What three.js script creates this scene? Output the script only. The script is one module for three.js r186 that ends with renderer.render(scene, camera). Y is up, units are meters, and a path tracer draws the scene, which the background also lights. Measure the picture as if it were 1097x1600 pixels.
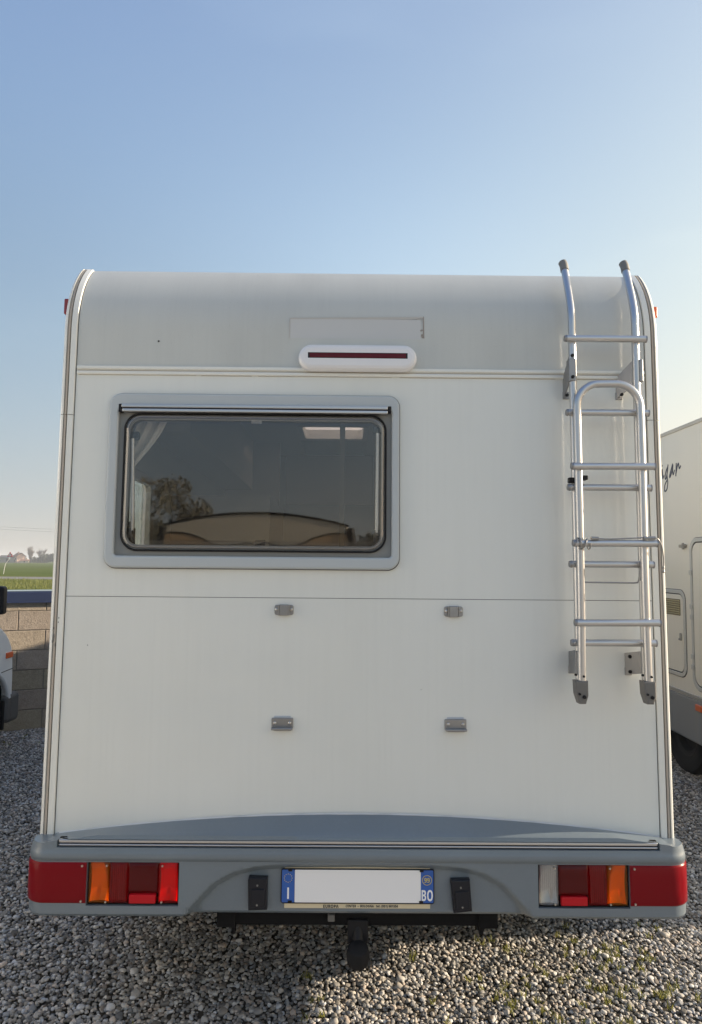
import * as THREE from 'three';
import { RoundedBoxGeometry } from 'three/addons/geometries/RoundedBoxGeometry.js';
import { mergeGeometries, mergeVertices, toCreasedNormals } from 'three/addons/utils/BufferGeometryUtils.js';
import { FontLoader } from 'three/addons/loaders/FontLoader.js';
import { TextGeometry } from 'three/addons/geometries/TextGeometry.js';

// ------------------------------------------------------------------ camera, sky, sun, exposure
const D = Math.PI / 180;
const scene = new THREE.Scene();
const camera = new THREE.PerspectiveCamera(2 * Math.atan(800 / 1080) / D, 702 / 1024, 0.05, 4000);
camera.rotation.order = 'YXZ';
camera.rotation.set(4.13 * D, -0.34 * D, 0.0085);
camera.position.set(-0.045, 1.68, 2.52);
scene.add(camera);

const SUN_EL = 18.7 * D, SUN_AHEAD = 7 * D;
const sunDir = new THREE.Vector3(Math.cos(SUN_EL) * Math.cos(SUN_AHEAD), Math.sin(SUN_EL), -Math.cos(SUN_EL) * Math.sin(SUN_AHEAD));
const EXPOSURE = 1.92, SKY_GAIN = 1.0;
const renderer = new THREE.WebGLRenderer({ antialias: true });
renderer.setSize(702, 1024);
renderer.toneMapping = THREE.LinearToneMapping;
renderer.toneMappingExposure = EXPOSURE;
renderer.shadowMap.enabled = true;

const lerp = (a, b, t) => a + (b - a) * t;
const clamp01 = t => Math.max(0, Math.min(1, t));
const smooth = (a, b, x) => { const t = clamp01((x - a) / (b - a)); return t * t * (3 - 2 * t); };
function skyTexture() {
  const w = 1024, h = 512, data = new Float32Array(w * h * 4);
  // air: logarithm of the brightness falls with height and with the angle from the sun, per colour
  const fit = [[-1.703, .6106, -.6324, 3.1554], [-.7816, -.1953, -.7923, 2.2581], [-.2019, -.6513, -.5221, 1.1483]];
  const d = new THREE.Vector3();
  for (let j = 0; j < h; j++) for (let i = 0; i < w; i++) {
    const el = ((j + .5) / h - .5) * Math.PI, az = ((i + .5) / w - .5) * 2 * Math.PI;
    d.set(Math.cos(el) * Math.cos(az), Math.sin(el), Math.cos(el) * Math.sin(az));
    let e = Math.max(0, el / D), a = Math.acos(Math.max(-1, Math.min(1, d.dot(sunDir)))) / D;
    if (e > 45) e = 45 + (e - 45) * .4;
    if (a > 105) a = 105 + (a - 105) * .4;
    const o = (j * w + i) * 4, u = (i + .5) / w, v = (j + .5) / h;
    // haze bank towards the sun, and faint veils of cirrus
    let k = 1 + .13 * Math.exp(-(((e - 22) / 9) ** 2) - ((a - 72) / 14) ** 2) - .06 * Math.exp(-(((e - 23) / 9) ** 2) - ((a - 102) / 10) ** 2);
    const veil = smooth(.52, .8, fbm((u + v * .35) % 1, v, 12, 34, 205, 4)) * smooth(10, 22, e);
    for (let c = 0; c < 3; c++) data[o + c] = (k + veil * [.07, .055, .03][c]) * Math.exp(fit[c][0] + fit[c][1] * Math.exp(-e / 20) + fit[c][2] * e / 40 + fit[c][3] * Math.exp(-a / 70)) * SKY_GAIN / EXPOSURE;
    data[o + 3] = 1;
  }
  const tex = new THREE.DataTexture(data, w, h, THREE.RGBAFormat, THREE.FloatType);
  tex.mapping = THREE.EquirectangularReflectionMapping;
  tex.minFilter = tex.magFilter = THREE.LinearFilter;
  tex.needsUpdate = true;
  return tex;
}
scene.background = skyTexture();
scene.environment = scene.background;
const sun = new THREE.DirectionalLight(new THREE.Color(1, .84, .64), 5);
sun.position.copy(sunDir).multiplyScalar(40);
sun.castShadow = true;
sun.shadow.mapSize.set(4096, 4096);
Object.assign(sun.shadow.camera, { left: -14, right: 14, top: 14, bottom: -14, near: 1, far: 90 });
scene.add(sun, sun.target);
scene.fog = new THREE.FogExp2(new THREE.Color().setRGB(.8, .87, .95), .0009); // hazy spring air over the plain

// ------------------------------------------------------------------ helpers
let seed = 20240;
function rnd() { seed = (seed + 0x6D2B79F5) | 0; let t = Math.imul(seed ^ (seed >>> 15), 1 | seed); t = (t + Math.imul(t ^ (t >>> 7), 61 | t)) ^ t; return ((t ^ (t >>> 14)) >>> 0) / 4294967296; }
const rr = (a, b) => a + (b - a) * rnd();
const used = {};
function numbered(n) { used[n] = (used[n] ?? -1) + 1; return used[n] ? `${n}_${String(used[n]).padStart(3, '0')}` : n; }
function shade(o) { o.traverse(c => { if (c.isMesh) { c.castShadow = true; c.receiveShadow = true; } }); return o; }
function thing(name, label, category, p = [0, 0, 0], group) {
  const o = new THREE.Group(); o.name = numbered(name); o.position.set(...p);
  o.userData = { label, category }; if (group) o.userData.group = group;
  scene.add(o); return o;
}
function single(name, label, category, geo, m, p = [0, 0, 0], group) {
  const o = new THREE.Mesh(geo, m); o.name = numbered(name); o.position.set(...p);
  o.userData = { label, category }; if (group) o.userData.group = group;
  scene.add(o); return o;
}
function part(parent, name, geo, m, label) {
  const o = new THREE.Mesh(geo, m); o.name = name; parent.add(o);
  if (label) o.userData.label = label;
  return o;
}
function parts(parent, name, list, m) { return list.map(g => part(parent, name, g, m))[0]; } // alike pieces, each its own mesh
function structure(name, geo, m, kind = 'structure') {
  const o = new THREE.Mesh(geo, m); o.name = name; o.userData = { kind }; scene.add(o); return o;
}
function merge(list) { return list.length === 1 ? list[0] : mergeGeometries(list.map(g => { const q = g.index ? g.toNonIndexed() : g; for (const k of Object.keys(q.attributes)) if (!['position', 'normal', 'uv'].includes(k)) q.deleteAttribute(k); return q; })); }
function box(w, h, d, x = 0, y = 0, z = 0, r = 0) {
  const g = r ? new RoundedBoxGeometry(w, h, d, 2, r) : new THREE.BoxGeometry(w, h, d);
  return g.translate(x, y, z);
}
const span = (x0, x1, y0, y1, z0, z1, r = 0) => box(x1 - x0, y1 - y0, z1 - z0, (x0 + x1) / 2, (y0 + y1) / 2, (z0 + z1) / 2, r);
const V = (...a) => new THREE.Vector3(...a);
function tube(pts, r, seg = 40, sides = 12, tension = .5) {
  const c = new THREE.CatmullRomCurve3(pts.map(p => V(...p)), false, 'catmullrom', tension);
  return capped(c, r, seg, sides);
}
function poly(pts, r, sides = 12) { // straight legs
  const c = new THREE.CurvePath();
  for (let i = 0; i < pts.length - 1; i++) c.add(new THREE.LineCurve3(V(...pts[i]), V(...pts[i + 1])));
  return capped(c, r, (pts.length - 1) * 8, sides);
}
function capped(curve, r, seg, sides) {
  const t = new THREE.TubeGeometry(curve, seg, r, sides, false), out = [t];
  for (const e of [0, 1]) {
    const p = curve.getPointAt(e), d = curve.getTangentAt(e).multiplyScalar(e ? 1 : -1);
    const c = new THREE.CircleGeometry(r, sides);
    c.applyQuaternion(new THREE.Quaternion().setFromUnitVectors(V(0, 0, 1), d)); c.translate(p.x, p.y, p.z); out.push(c);
  }
  return merge(out);
}
function rrect(x0, x1, y0, y1, r, S = THREE.Shape) {
  const s = new S();
  s.moveTo(x0 + r, y0); s.lineTo(x1 - r, y0); s.absarc(x1 - r, y0 + r, r, -Math.PI / 2, 0); s.lineTo(x1, y1 - r); s.absarc(x1 - r, y1 - r, r, 0, Math.PI / 2);
  s.lineTo(x0 + r, y1); s.absarc(x0 + r, y1 - r, r, Math.PI / 2, Math.PI); s.lineTo(x0, y0 + r); s.absarc(x0 + r, y0 + r, r, Math.PI, 1.5 * Math.PI);
  return s;
}
function shapeOf(pts, S = THREE.Shape) { const s = new S(); pts.forEach((p, i) => i ? s.lineTo(...p) : s.moveTo(...p)); s.closePath(); return s; }
function ext(shape, depth, bevel = 0, z = 0, curveSegments = 10) {
  const g = new THREE.ExtrudeGeometry(shape, { depth: depth - 2 * bevel, bevelEnabled: bevel > 0, bevelSize: bevel, bevelOffset: -bevel, bevelThickness: bevel, bevelSegments: 3, curveSegments });
  return g.translate(0, 0, z + bevel);
}
const ring = (o, i) => { o.holes.push(i); return o; };
// sweep a closed section (x, outward offset) along a path of [z, y, nz, ny]
function sweep(path, section, crease = .6) {
  const pos = [], uv = [], idx = [], n = section.length; let run = 0;
  path.forEach((p, i) => {
    if (i) run += Math.hypot(p[0] - path[i - 1][0], p[1] - path[i - 1][1]);
    for (const [x, d] of section) { pos.push(x, p[1] + p[3] * d, p[0] + p[2] * d); uv.push(x, p0y(path) + run); }
  });
  for (let i = 0; i < path.length - 1; i++) for (let k = 0; k < n; k++) {
    const a = i * n + k, b = i * n + (k + 1) % n, c = a + n, e = b + n;
    idx.push(a, b, c, b, e, c);
  }
  const tri = THREE.ShapeUtils.triangulateShape(section.map(s => new THREE.Vector2(...s)), []);
  for (const [a, b, c] of tri) { idx.push(a, c, b); const o = (path.length - 1) * n; idx.push(o + a, o + b, o + c); }
  const g = new THREE.BufferGeometry();
  g.setAttribute('position', new THREE.Float32BufferAttribute(pos, 3)); g.setAttribute('uv', new THREE.Float32BufferAttribute(uv, 2)); g.setIndex(idx);
  return toCreasedNormals(g, crease);
}
const p0y = path => path[0][1];
function grid(nu, nv, f) { // surface of (u, v) in 0..1, smooth normals
  const pos = [], uv = [], idx = [];
  for (let j = 0; j <= nv; j++) for (let i = 0; i <= nu; i++) { const p = f(i / nu, j / nv); pos.push(p[0], p[1], p[2]); uv.push(p[3] ?? p[0], p[4] ?? p[1]); }
  for (let j = 0; j < nv; j++) for (let i = 0; i < nu; i++) { const a = j * (nu + 1) + i, b = a + 1, c = a + nu + 1, d = c + 1; idx.push(a, b, c, b, d, c); }
  const g = new THREE.BufferGeometry();
  g.setAttribute('position', new THREE.Float32BufferAttribute(pos, 3)); g.setAttribute('uv', new THREE.Float32BufferAttribute(uv, 2)); g.setIndex(idx);
  g.computeVertexNormals(); return g;
}
// ---- noise and textures
function hash(x, y, s) { let h = Math.imul(x, 374761393) + Math.imul(y, 668265263) + Math.imul(s, 2147483647 ^ 0x5bd1e995); h = Math.imul(h ^ (h >>> 13), 1274126177); return ((h ^ (h >>> 16)) >>> 0) / 4294967296; }
function vnoise(u, v, fx, fy, s) { // tiles over 0..1
  const x = u * fx, y = v * fy, x0 = Math.floor(x), y0 = Math.floor(y); let a = x - x0, b = y - y0; a = a * a * (3 - 2 * a); b = b * b * (3 - 2 * b);
  const h = (i, j) => hash(((i % fx) + fx) % fx, ((j % fy) + fy) % fy, s);
  return lerp(lerp(h(x0, y0), h(x0 + 1, y0), a), lerp(h(x0, y0 + 1), h(x0 + 1, y0 + 1), a), b);
}
function fbm(u, v, fx, fy, s, n = 4) { let t = 0, w = .5, a = 0; for (let k = 0; k < n; k++) { t += w * vnoise(u, v, fx << k, fy << k, s + k); a += w; w *= .5; } return t / a; }
function tex(size, f, srgb = true) {
  const data = new Uint8Array(size * size * 4), enc = c => srgb ? 255 * (c <= .0031308 ? 12.92 * c : 1.055 * Math.pow(c, 1 / 2.4) - .055) : 255 * c;
  for (let j = 0; j < size; j++) for (let i = 0; i < size; i++) { const c = f((i + .5) / size, (j + .5) / size), o = (j * size + i) * 4; for (let k = 0; k < 3; k++) data[o + k] = enc(clamp01(c[k])); data[o + 3] = 255; }
  const t = new THREE.DataTexture(data, size, size); t.wrapS = t.wrapT = THREE.RepeatWrapping; t.magFilter = THREE.LinearFilter; t.minFilter = THREE.LinearMipmapLinearFilter; t.generateMipmaps = true;
  if (srgb) t.colorSpace = THREE.SRGBColorSpace; t.needsUpdate = true; return t;
}
const rep = (t, x, y) => { const c = t.clone(); c.repeat.set(x, y); c.needsUpdate = true; return c; };
const C = (r, g = r, b = r) => new THREE.Color().setRGB(r, g, b);
const std = (c, rough = .6, o = {}) => new THREE.MeshStandardMaterial({ color: C(...c), roughness: rough, side: THREE.DoubleSide, ...o });
const phys = (c, rough = .6, o = {}) => new THREE.MeshPhysicalMaterial({ color: C(...c), roughness: rough, side: THREE.DoubleSide, ...o });

const streakTex = tex(1024, (u, v) => { // grime runs on painted panels
  const s = Math.pow(fbm(u, v, 90, 3, 3, 3), 2), b = fbm(u, v, 4, 4, 9, 4), f = vnoise(u, v, 400, 200, 12);
  const d = 1 - .03 * s - .045 * Math.pow(b, 2) - .012 * f; return [d, d * .998, d * (.99 - .01 * b)];
});
const dirtyTex = tex(1024, (u, v) => { // the grimier top panel
  const s = fbm(u, v, 110, 4, 31, 4), b = fbm(u, v, 5, 3, 39, 4), f = vnoise(u, v, 500, 260, 42), sp = hash(Math.floor(u * 600), Math.floor(v * 600), 7) > .9985 ? .25 : 0;
  const d = 1 - .035 * s * s - .13 * b * b - .025 * f - sp; return [d, d * .995, d * .975];
});
const dustTex = tex(512, (u, v) => { const b = fbm(u, v, 7, 5, 141, 4), f = vnoise(u, v, 230, 230, 145), sc = hash(Math.floor(u * 150), Math.floor(v * 256), 147) > .997 ? .12 : 0, d = .86 + .16 * b * b + .05 * f + sc; return [d, d, d * .99]; });
const waveTex = tex(256, (u, v) => { const n = fbm(u, v, 3, 3, 77, 2); return [n, n, n]; }, false);
const grainTex = tex(512, (u, v) => { const n = .55 * fbm(u, v, 40, 40, 21, 4) + .45 * vnoise(u, v, 200, 200, 5); return [n, n, n]; }, false);
const concreteTex = tex(512, (u, v) => { const n = fbm(u, v, 30, 30, 51, 4), f = vnoise(u, v, 180, 180, 55), b = fbm(u, v, 4, 4, 58, 3), k = .72 + .2 * (n - .5) + .22 * (f - .5) + .3 * (b - .5); return [k, k * .97, k * .91]; });
const gritTex = tex(1024, (u, v) => { const n = vnoise(u, v, 110, 110, 61), m = vnoise(u, v, 200, 200, 65), b = fbm(u, v, 6, 6, 68, 3), k = .1 + .3 * n * n + .14 * m + .1 * b; return [k, k * .96, k * .9]; });

const M = {
  panel: phys([.765, .785, .755], .42, { map: streakTex, clearcoat: .55, clearcoatRoughness: .1, bumpMap: rep(waveTex, 2.2, 2.2), bumpScale: .0006 }),
  sideGloss: phys([.77, .785, .755], .12, { ior: 1.65, bumpMap: rep(waveTex, 1.1, 1.1), bumpScale: .012 }),
  panelTop: phys([.58, .6, .58], .5, { map: dirtyTex, clearcoat: .45, clearcoatRoughness: .16 }),
  trim: phys([.8, .81, .77], .38, { map: streakTex, clearcoat: .4, clearcoatRoughness: .15 }),
  insert: std([.44, .39, .33], .6),
  seam: std([.05, .05, .05], .9),
  bumper: phys([.16, .2, .235], .46, { clearcoat: .9, clearcoatRoughness: .28, map: dustTex, bumpMap: rep(grainTex, 4, 4), bumpScale: .00015 }),
  alu: phys([.58, .58, .58], .36, { metalness: 1 }),
  stay: phys([.9, .9, .9], .4, { metalness: .8 }),
  aluDull: phys([.36, .36, .36], .5, { metalness: .9 }),
  steel: phys([.34, .34, .34], .42, { metalness: .9 }),
  greyPlastic: std([.15, .145, .135], .55),
  capPlastic: std([.2, .195, .18], .6),
  frame: phys([.47, .51, .525], .45, { clearcoat: .3, clearcoatRoughness: .3 }),
  gasket: std([.25, .255, .245], .6),
  black: phys([.012, .012, .014], .5, { specularIntensity: .5 }),
  blackGloss: phys([.01, .012, .018], .3, { specularIntensity: .6 }),
  rubber: phys([.012, .012, .013], .8, { specularIntensity: .5 }),
  dark: phys([.01, .01, .0105], .9, { specularIntensity: .25 }),
  pane: phys([.84, .83, .81], .02, { transmission: 1, thickness: 0, ior: 1.74 }),
  glass: phys([.8, .85, .83], .02, { transmission: 1, thickness: 0, ior: 1.5 }),
  red: phys([.78, .012, .02], .12, { transmission: .9, thickness: 0, ior: 1.5, specularIntensity: .5 }),
  redBright: phys([.95, .02, .03], .1, { transmission: .92, thickness: 0, ior: 1.5, specularIntensity: .5 }),
  redPanel: phys([.2, .0025, .007], .3, { specularIntensity: .2, clearcoat: .1, clearcoatRoughness: .15 }),
  reflex: phys([.5, .006, .014], .25, { specularIntensity: .5 }),
  amber: phys([.95, .41, .012], .1, { transmission: .92, thickness: 0, ior: 1.5, specularIntensity: .5 }),
  clear: phys([.72, .72, .71], .14, { transmission: .85, thickness: 0, ior: 1.5 }),
  tray: phys([.9, .9, .89], .2, { metalness: .85 }),
  trayDark: std([.16, .15, .15], .5),
  screw: phys([.6, .58, .55], .3, { metalness: 1 }),
  plateWhite: phys([.9, .9, .9], .35, { clearcoat: .4 }),
  plateBlue: phys([.012, .1, .42], .35, { clearcoat: .4 }),
  plateYellow: std([.6, .5, .12], .5),
  cream: std([.72, .62, .42], .5),
  ink: std([.02, .02, .025], .6),
  inside: std([.5, .46, .4], .8),
  wood: std([.34, .29, .24], .5),
  insideLight: std([.6, .57, .52], .7),
  curtain: phys([.95, .95, .93], .95, { transmission: .25, thickness: 0 }),
  block: [0, 1, 2, 3].map(k => std([.45 + .04 * (k % 2), .405 + .035 * (k % 2) - .012 * (k > 1), .32 + .012 * k], .95, { map: concreteTex, bumpMap: grainTex, bumpScale: .004 })),
  mortar: std([.22, .2, .17], .95),
  coping: phys([.02, .032, .08], .45, { clearcoat: .15, clearcoatRoughness: .3 }),
  copingLitTop: std([.3, .37, .38], .6),  // blue coping lightened: sun and sky on its top put into the colour
  white: phys([.78, .8, .82], .35, { clearcoat: .5, clearcoatRoughness: .1 }),
  neighbour: phys([.77, .735, .65], .4, { map: streakTex, clearcoat: .5, clearcoatRoughness: .12 }),
  neighbourSkirt: phys([.27, .275, .275], .5),
  tyre: std([.02, .02, .021], .8),
  rim: phys([.35, .35, .36], .45, { metalness: .6 }),
  rimDark: std([.03, .03, .03], .7),
  orange: phys([.7, .13, .03], .3, { clearcoat: .6 }),
  mirrorGlass: phys([.8, .82, .83], .04, { metalness: 1 }),
  ink2: std([.03, .035, .07], .5),
  vent: std([.5, .44, .27], .6),
  bark: std([.07, .055, .045], .9),
  leaf: phys([.19, .18, .13], .8, { transmission: .3, thickness: 0 }),
  leafDark: phys([.055, .062, .045], .9),
};

// ------------------------------------------------------------------ the setting
structure('ground', new THREE.PlaneGeometry(3600, 3600, 1, 1).rotateX(-Math.PI / 2).translate(0, -.02, 0), phys([.3, .29, .26], .95, { specularIntensity: 0 }));
structure('gravel_yard', new THREE.PlaneGeometry(60, 40, 1, 1).rotateX(-Math.PI / 2).translate(0, -.004, 10), phys([1, 1, 1], .95, { specularIntensity: .2, map: rep(gritTex, 26, 17), bumpMap: rep(gritTex, 26, 17), bumpScale: .01 }));
{ // fields beyond the wall
  const fieldTex = tex(512, (u, v) => { const n = fbm(u, v, 8, 60, 91, 3), m = vnoise(u, v, 60, 200, 95), k = .6 + .5 * n + .25 * m; return [.088 * k, .118 * k, .028 * k]; });
  structure('field', new THREE.PlaneGeometry(900, 540).rotateX(-Math.PI / 2).translate(-100, .0, -338), phys([1, 1, 1], .95, { specularIntensity: 0, map: rep(fieldTex, 24, 8) }));
  structure('far_meadow', new THREE.PlaneGeometry(2600, 1000).rotateX(-Math.PI / 2).translate(-100, -.004, -1108), phys([.2, .23, .13], .95, { specularIntensity: 0 }));
  const roadTex = tex(256, (u, v) => { const k = .13 + .08 * vnoise(u, v, 60, 60, 97); return [k, k, k * .96]; });
  structure('road', new THREE.PlaneGeometry(400, 8).rotateX(-Math.PI / 2).rotateY(1.5 * D).translate(-20, .012, -60), phys([1.3, 1.3, 1.3], .9, { specularIntensity: 0, map: rep(roadTex, 60, 2) }));
  structure('verge', new THREE.PlaneGeometry(400, 46).rotateX(-Math.PI / 2).translate(-20, .006, -45), phys([.1, .12, .025], .95, { specularIntensity: 0 }));
  // long grass on the verge
  const blade = new THREE.BufferGeometry();
  blade.setAttribute('position', new THREE.Float32BufferAttribute([-.05, 0, 0, .05, 0, 0, .03, .6, .02, -.03, .6, .02, .05, 1, .16], 3)); blade.setIndex([0, 1, 2, 0, 2, 3, 3, 2, 4]); blade.computeVertexNormals();
  const n = 9000, g = new THREE.InstancedMesh(blade, phys([1, 1, 1], .9, { transmission: .35, thickness: 0 }), n), m = new THREE.Matrix4(), q = new THREE.Quaternion();
  for (let i = 0; i < n; i++) {
    const z = -rr(36, 54.5), x = z * rr(.4, .54), c = vnoise(x * .13 % 1 + 1, z * .31 % 1 + 1, 6, 6, 4), h = .05 + .34 * c * c * rnd();
    q.setFromEuler(new THREE.Euler(rr(-.3, .3), rr(0, 6.28), rr(-.3, .3))); m.compose(V(x, 0, z), q, V(h * 1.3, h, h)); g.setMatrixAt(i, m);
    const t = rnd(); g.setColorAt(i, C(.11 + .09 * t, .14 + .07 * t, .02 + .02 * t));
  }
  g.name = 'verge_grass'; g.userData = { label: 'tufts of yellow green grass beyond the block wall', category: 'grass', kind: 'stuff' }; scene.add(g);
}

// block wall, 25 degrees off square, with a blue metal coping
const WA = 25 * D, WH = .194, WL = .5;
{
  const wall = thing('block_wall', 'concrete block boundary wall topped with dark blue metal coping', 'wall', [-3.163, 0, -4.45]);
  wall.rotation.y = WA;
  const s0 = -.64, s1 = 7.36, jx = .115;
  part(wall, 'mortar', span(s0 + .01, s1 - .01, -.03, 1.262, -.19, -.008), M.mortar);
  const gB = new RoundedBoxGeometry(WL - .008, WH - .008, .2, 1, .005); { const u = gB.attributes.uv, p = gB.attributes.position; for (let i = 0; i < u.count; i++) u.setXY(i, p.getX(i), p.getY(i)); }
  const variants = [0, 1, 2].map(k => { const g = gB.clone(), u = g.attributes.uv; for (let i = 0; i < u.count; i++) u.setXY(i, u.getX(i) + k * .37, u.getY(i) + k * .53); return g; });
  for (let r = 0; r < 7; r++) {
    const y = .004 + r * WH + WH / 2, h = r === 6 ? .5 : 1; // the top course runs up under the coping
    for (let k = -2; k < 15; k++) {
      const x0 = jx - (r % 2 ? .25 : 0) + k * WL, a = Math.max(x0, s0), b = Math.min(x0 + WL, s1);
      if (b - a < .06) continue;
      const o = part(wall, 'block', variants[Math.floor(rnd() * 3)], M.block[Math.floor(rnd() * 4)]);
      o.position.set((a + b) / 2, y - (1 - h) * WH / 2, -.1 + rr(-.002, .002)); o.scale.set((b - a) / WL, h, 1);
    }
  }
  // coping: flat top, upright face, lip turned out at the bottom
  const prof = [[.045, 0], [.03, .006], [.03, .1], [.024, .112], [-.224, .112], [-.23, .1], [-.23, .006], [-.245, 0], [-.226, 0], [-.2, .012], [0, .012], [.026, 0]];
  const cg = new THREE.ExtrudeGeometry(shapeOf(prof.map(([z, y]) => [z, y])), { depth: s1 - s0 + .06, bevelEnabled: false }); // x=z, y=y, depth -> s
  cg.rotateY(Math.PI / 2); cg.translate(0, 1.25, 0); // (z,y,depth) -> x = depth, z = -z
  cg.scale(1, 1, -1); { const idx = cg.index; cg.computeVertexNormals(); }
  cg.translate(s0 - .03, 0, 0);
  part(wall, 'coping', toCreasedNormals(cg, .3), M.coping, 'dark blue sheet metal coping');
  part(wall, 'coping_lit_top', span(s0 - .02, s1 + .02, 1.3625, 1.368, -.222, .024, .002), M.copingLitTop, 'top of the coping with sunlight and sky sheen painted pale');  // added plate, its pale colour stands for light on the blue top
  // the wall turns and runs on behind the white van
  const w2 = thing('block_wall', 'stretch of block wall behind the white van at the left', 'wall', [-3.79, 0, -4.2]);
  part(w2, 'mortar', span(-5, -.02, -.03, 1.25, -.19, -.008), M.mortar);
  for (let r = 0; r < 6; r++) for (let k = 0; k < 10; k++) { const o = part(w2, 'block', variants[k % 3], M.block[(k + r) % 4]); o.position.set(-.26 - k * WL - (r % 2) * .0, .004 + r * WH + WH / 2, -.1 - .001 * (k % 2)); }
  const c2 = cg.clone().scale(.62, 1, 1).translate(-5.05, 0, 0); part(w2, 'coping', toCreasedNormals(c2, .3), M.coping);
}

// gravel stones
structure('dark_underlay', new THREE.PlaneGeometry(8.6, 6.85).rotateX(-Math.PI / 2).translate(0, -.0005, -2.87), phys([.07, .062, .05], .95, { specularIntensity: .1 }));  // dark sheet under the stones: shade of the gaps put into its colour
{
  let g = new THREE.IcosahedronGeometry(1, 2); g.deleteAttribute('uv'); g.deleteAttribute('normal'); g = mergeVertices(g);
  const p = g.attributes.position, v = V();
  for (let i = 0; i < p.count; i++) { v.fromBufferAttribute(p, i); const k = 1 + .16 * Math.sin(2.1 * v.x + 1.3) * Math.cos(2.7 * v.y) + .12 * Math.sin(3.3 * v.z + v.x * 1.7) + .05 * Math.sin(7 * v.x + 5 * v.y + 6 * v.z); v.multiplyScalar(k); v.set(Math.sign(v.x) * Math.pow(Math.abs(v.x), .86), v.y, Math.sign(v.z) * Math.pow(Math.abs(v.z), .92)); p.setXYZ(i, v.x, v.y, v.z); }
  g.computeVertexNormals();
  const step = .0142, list = [];
  const wallZ = x => Math.min(-4.45 - (x + 3.163) * Math.tan(WA), -4.2 - (x < -3.79 ? 0 : 9)) ;
  for (let z = .55; z > -6.3; z -= step) for (let x = -4.3; x < 4.3; x += step) {
    const zw = x < -3.7 ? -4.22 : -4.47 - (x + 3.163) * Math.tan(WA);
    if (z < zw) continue;
    if (Math.abs(x) < 1.0 && z < -2.2) continue;                // out of sight under the motorhome
    const open = z > -1.6 || Math.abs(x) < 1.6 || (x < 0 ? x > -4 && z > -5 : x < 3.1 && z > -4.4);
    if (!open && rnd() < .8) continue;
    list.push([x + rr(-.7, .7) * step, z + rr(-.7, .7) * step]);
  }
  const im = new THREE.InstancedMesh(g, std([1, 1, 1], .78), list.length), m = new THREE.Matrix4(), q = new THREE.Quaternion(), e = new THREE.Euler();
  list.forEach(([x, z], i) => {
    const big = rnd(), a = (.0056 + .0064 * rnd() * rnd() + (big > .985 ? .007 : 0)) * 1.12, b = a * rr(.68, .95), c = a * rr(.45, .72);
    e.set(rr(-.5, .5), rr(0, 6.28), rr(-.5, .5)); q.setFromEuler(e);
    m.compose(V(x, c * .5 + rr(-.003, .0065) + .004 * Math.sin(x * 7 + 1.3 * z) * Math.sin(z * 6), z), q, V(a, c, b)); im.setMatrixAt(i, m);
    const t = rnd(), k = t < .2 ? rr(.1, .2) : t < .68 ? rr(.2, .4) : rr(.4, .64), w = rnd();
    const tint = w < .34 ? [1, .93, .83] : w < .48 ? [1, .86, .74] : w < .84 ? [1, .965, .91] : [.97, .98, 1];
    im.setColorAt(i, C(k * tint[0], k * tint[1], k * tint[2]));
  });
  im.name = 'gravel'; im.userData = { label: 'loose rounded grey and cream gravel covering the yard', category: 'gravel', kind: 'stuff' };
  scene.add(im);
}
// thin grass coming up through the gravel
{
  const bl = new THREE.BufferGeometry();
  bl.setAttribute('position', new THREE.Float32BufferAttribute([-.05, 0, 0, .05, 0, 0, -.045, .45, .06, .045, .45, .06, -.03, .8, .2, .03, .8, .2, 0, 1, .38], 3));
  bl.setIndex([0, 1, 2, 1, 3, 2, 2, 3, 4, 3, 5, 4, 4, 5, 6]); bl.computeVertexNormals();
  const spots = [[.62, -.62, .12, 60], [.98, -.75, .1, 40], [1.0, -.45, .24, 210], [1.13, -.55, .15, 130], [.92, -.3, .16, 90], [.66, -.27, .13, 150], [.7, -.14, .1, 90], [.78, -.02, .12, 80], [1.12, -.18, .16, 90], [.95, -.05, .14, 70], [1.3, -.3, .12, 40], [.52, -.4, .1, 30], [-.16, -.2, .07, 40], [-.2, -.35, .05, 25], [.3, -.5, .08, 20], [-.1, -.02, .08, 30], [1.35, -.75, .12, 30], [.35, -.2, .1, 18], [-.75, -.05, .08, 14], [-3.0, -4.0, .25, 60], [-2.6, -4.3, .3, 60]];
  const mats = []; for (const [x, z, r, n] of spots) for (let t = 0; t < n / 11; t++) { // little tufts
    const a = rr(0, 6.28), d = r * Math.sqrt(rnd()), tx = x + d * Math.cos(a), tz = z + d * Math.sin(a); for (let k = 0; k < 9; k++) mats.push([tx + rr(-.012, .012), tz + rr(-.012, .012)]); }
  const g = new THREE.InstancedMesh(bl, phys([1, 1, 1], .7, { transmission: .4, thickness: 0 }), mats.length), m = new THREE.Matrix4(), q = new THREE.Quaternion();
  mats.forEach(([x, z], i) => { q.setFromEuler(new THREE.Euler(rr(-.5, .5), rr(0, 6.28), rr(-.5, .5), 'YXZ')); const h = rr(.014, .032); m.compose(V(x, .006, z), q, V(.04, h, h)); g.setMatrixAt(i, m); const t = rnd(); g.setColorAt(i, C(.2 + .12 * t, .22 + .08 * t, .035 + .02 * t)); });
  g.name = 'grass_shoots'; g.userData = { label: 'thin yellow green grass shoots growing through the gravel', category: 'grass', kind: 'stuff' }; scene.add(g);
}

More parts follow.
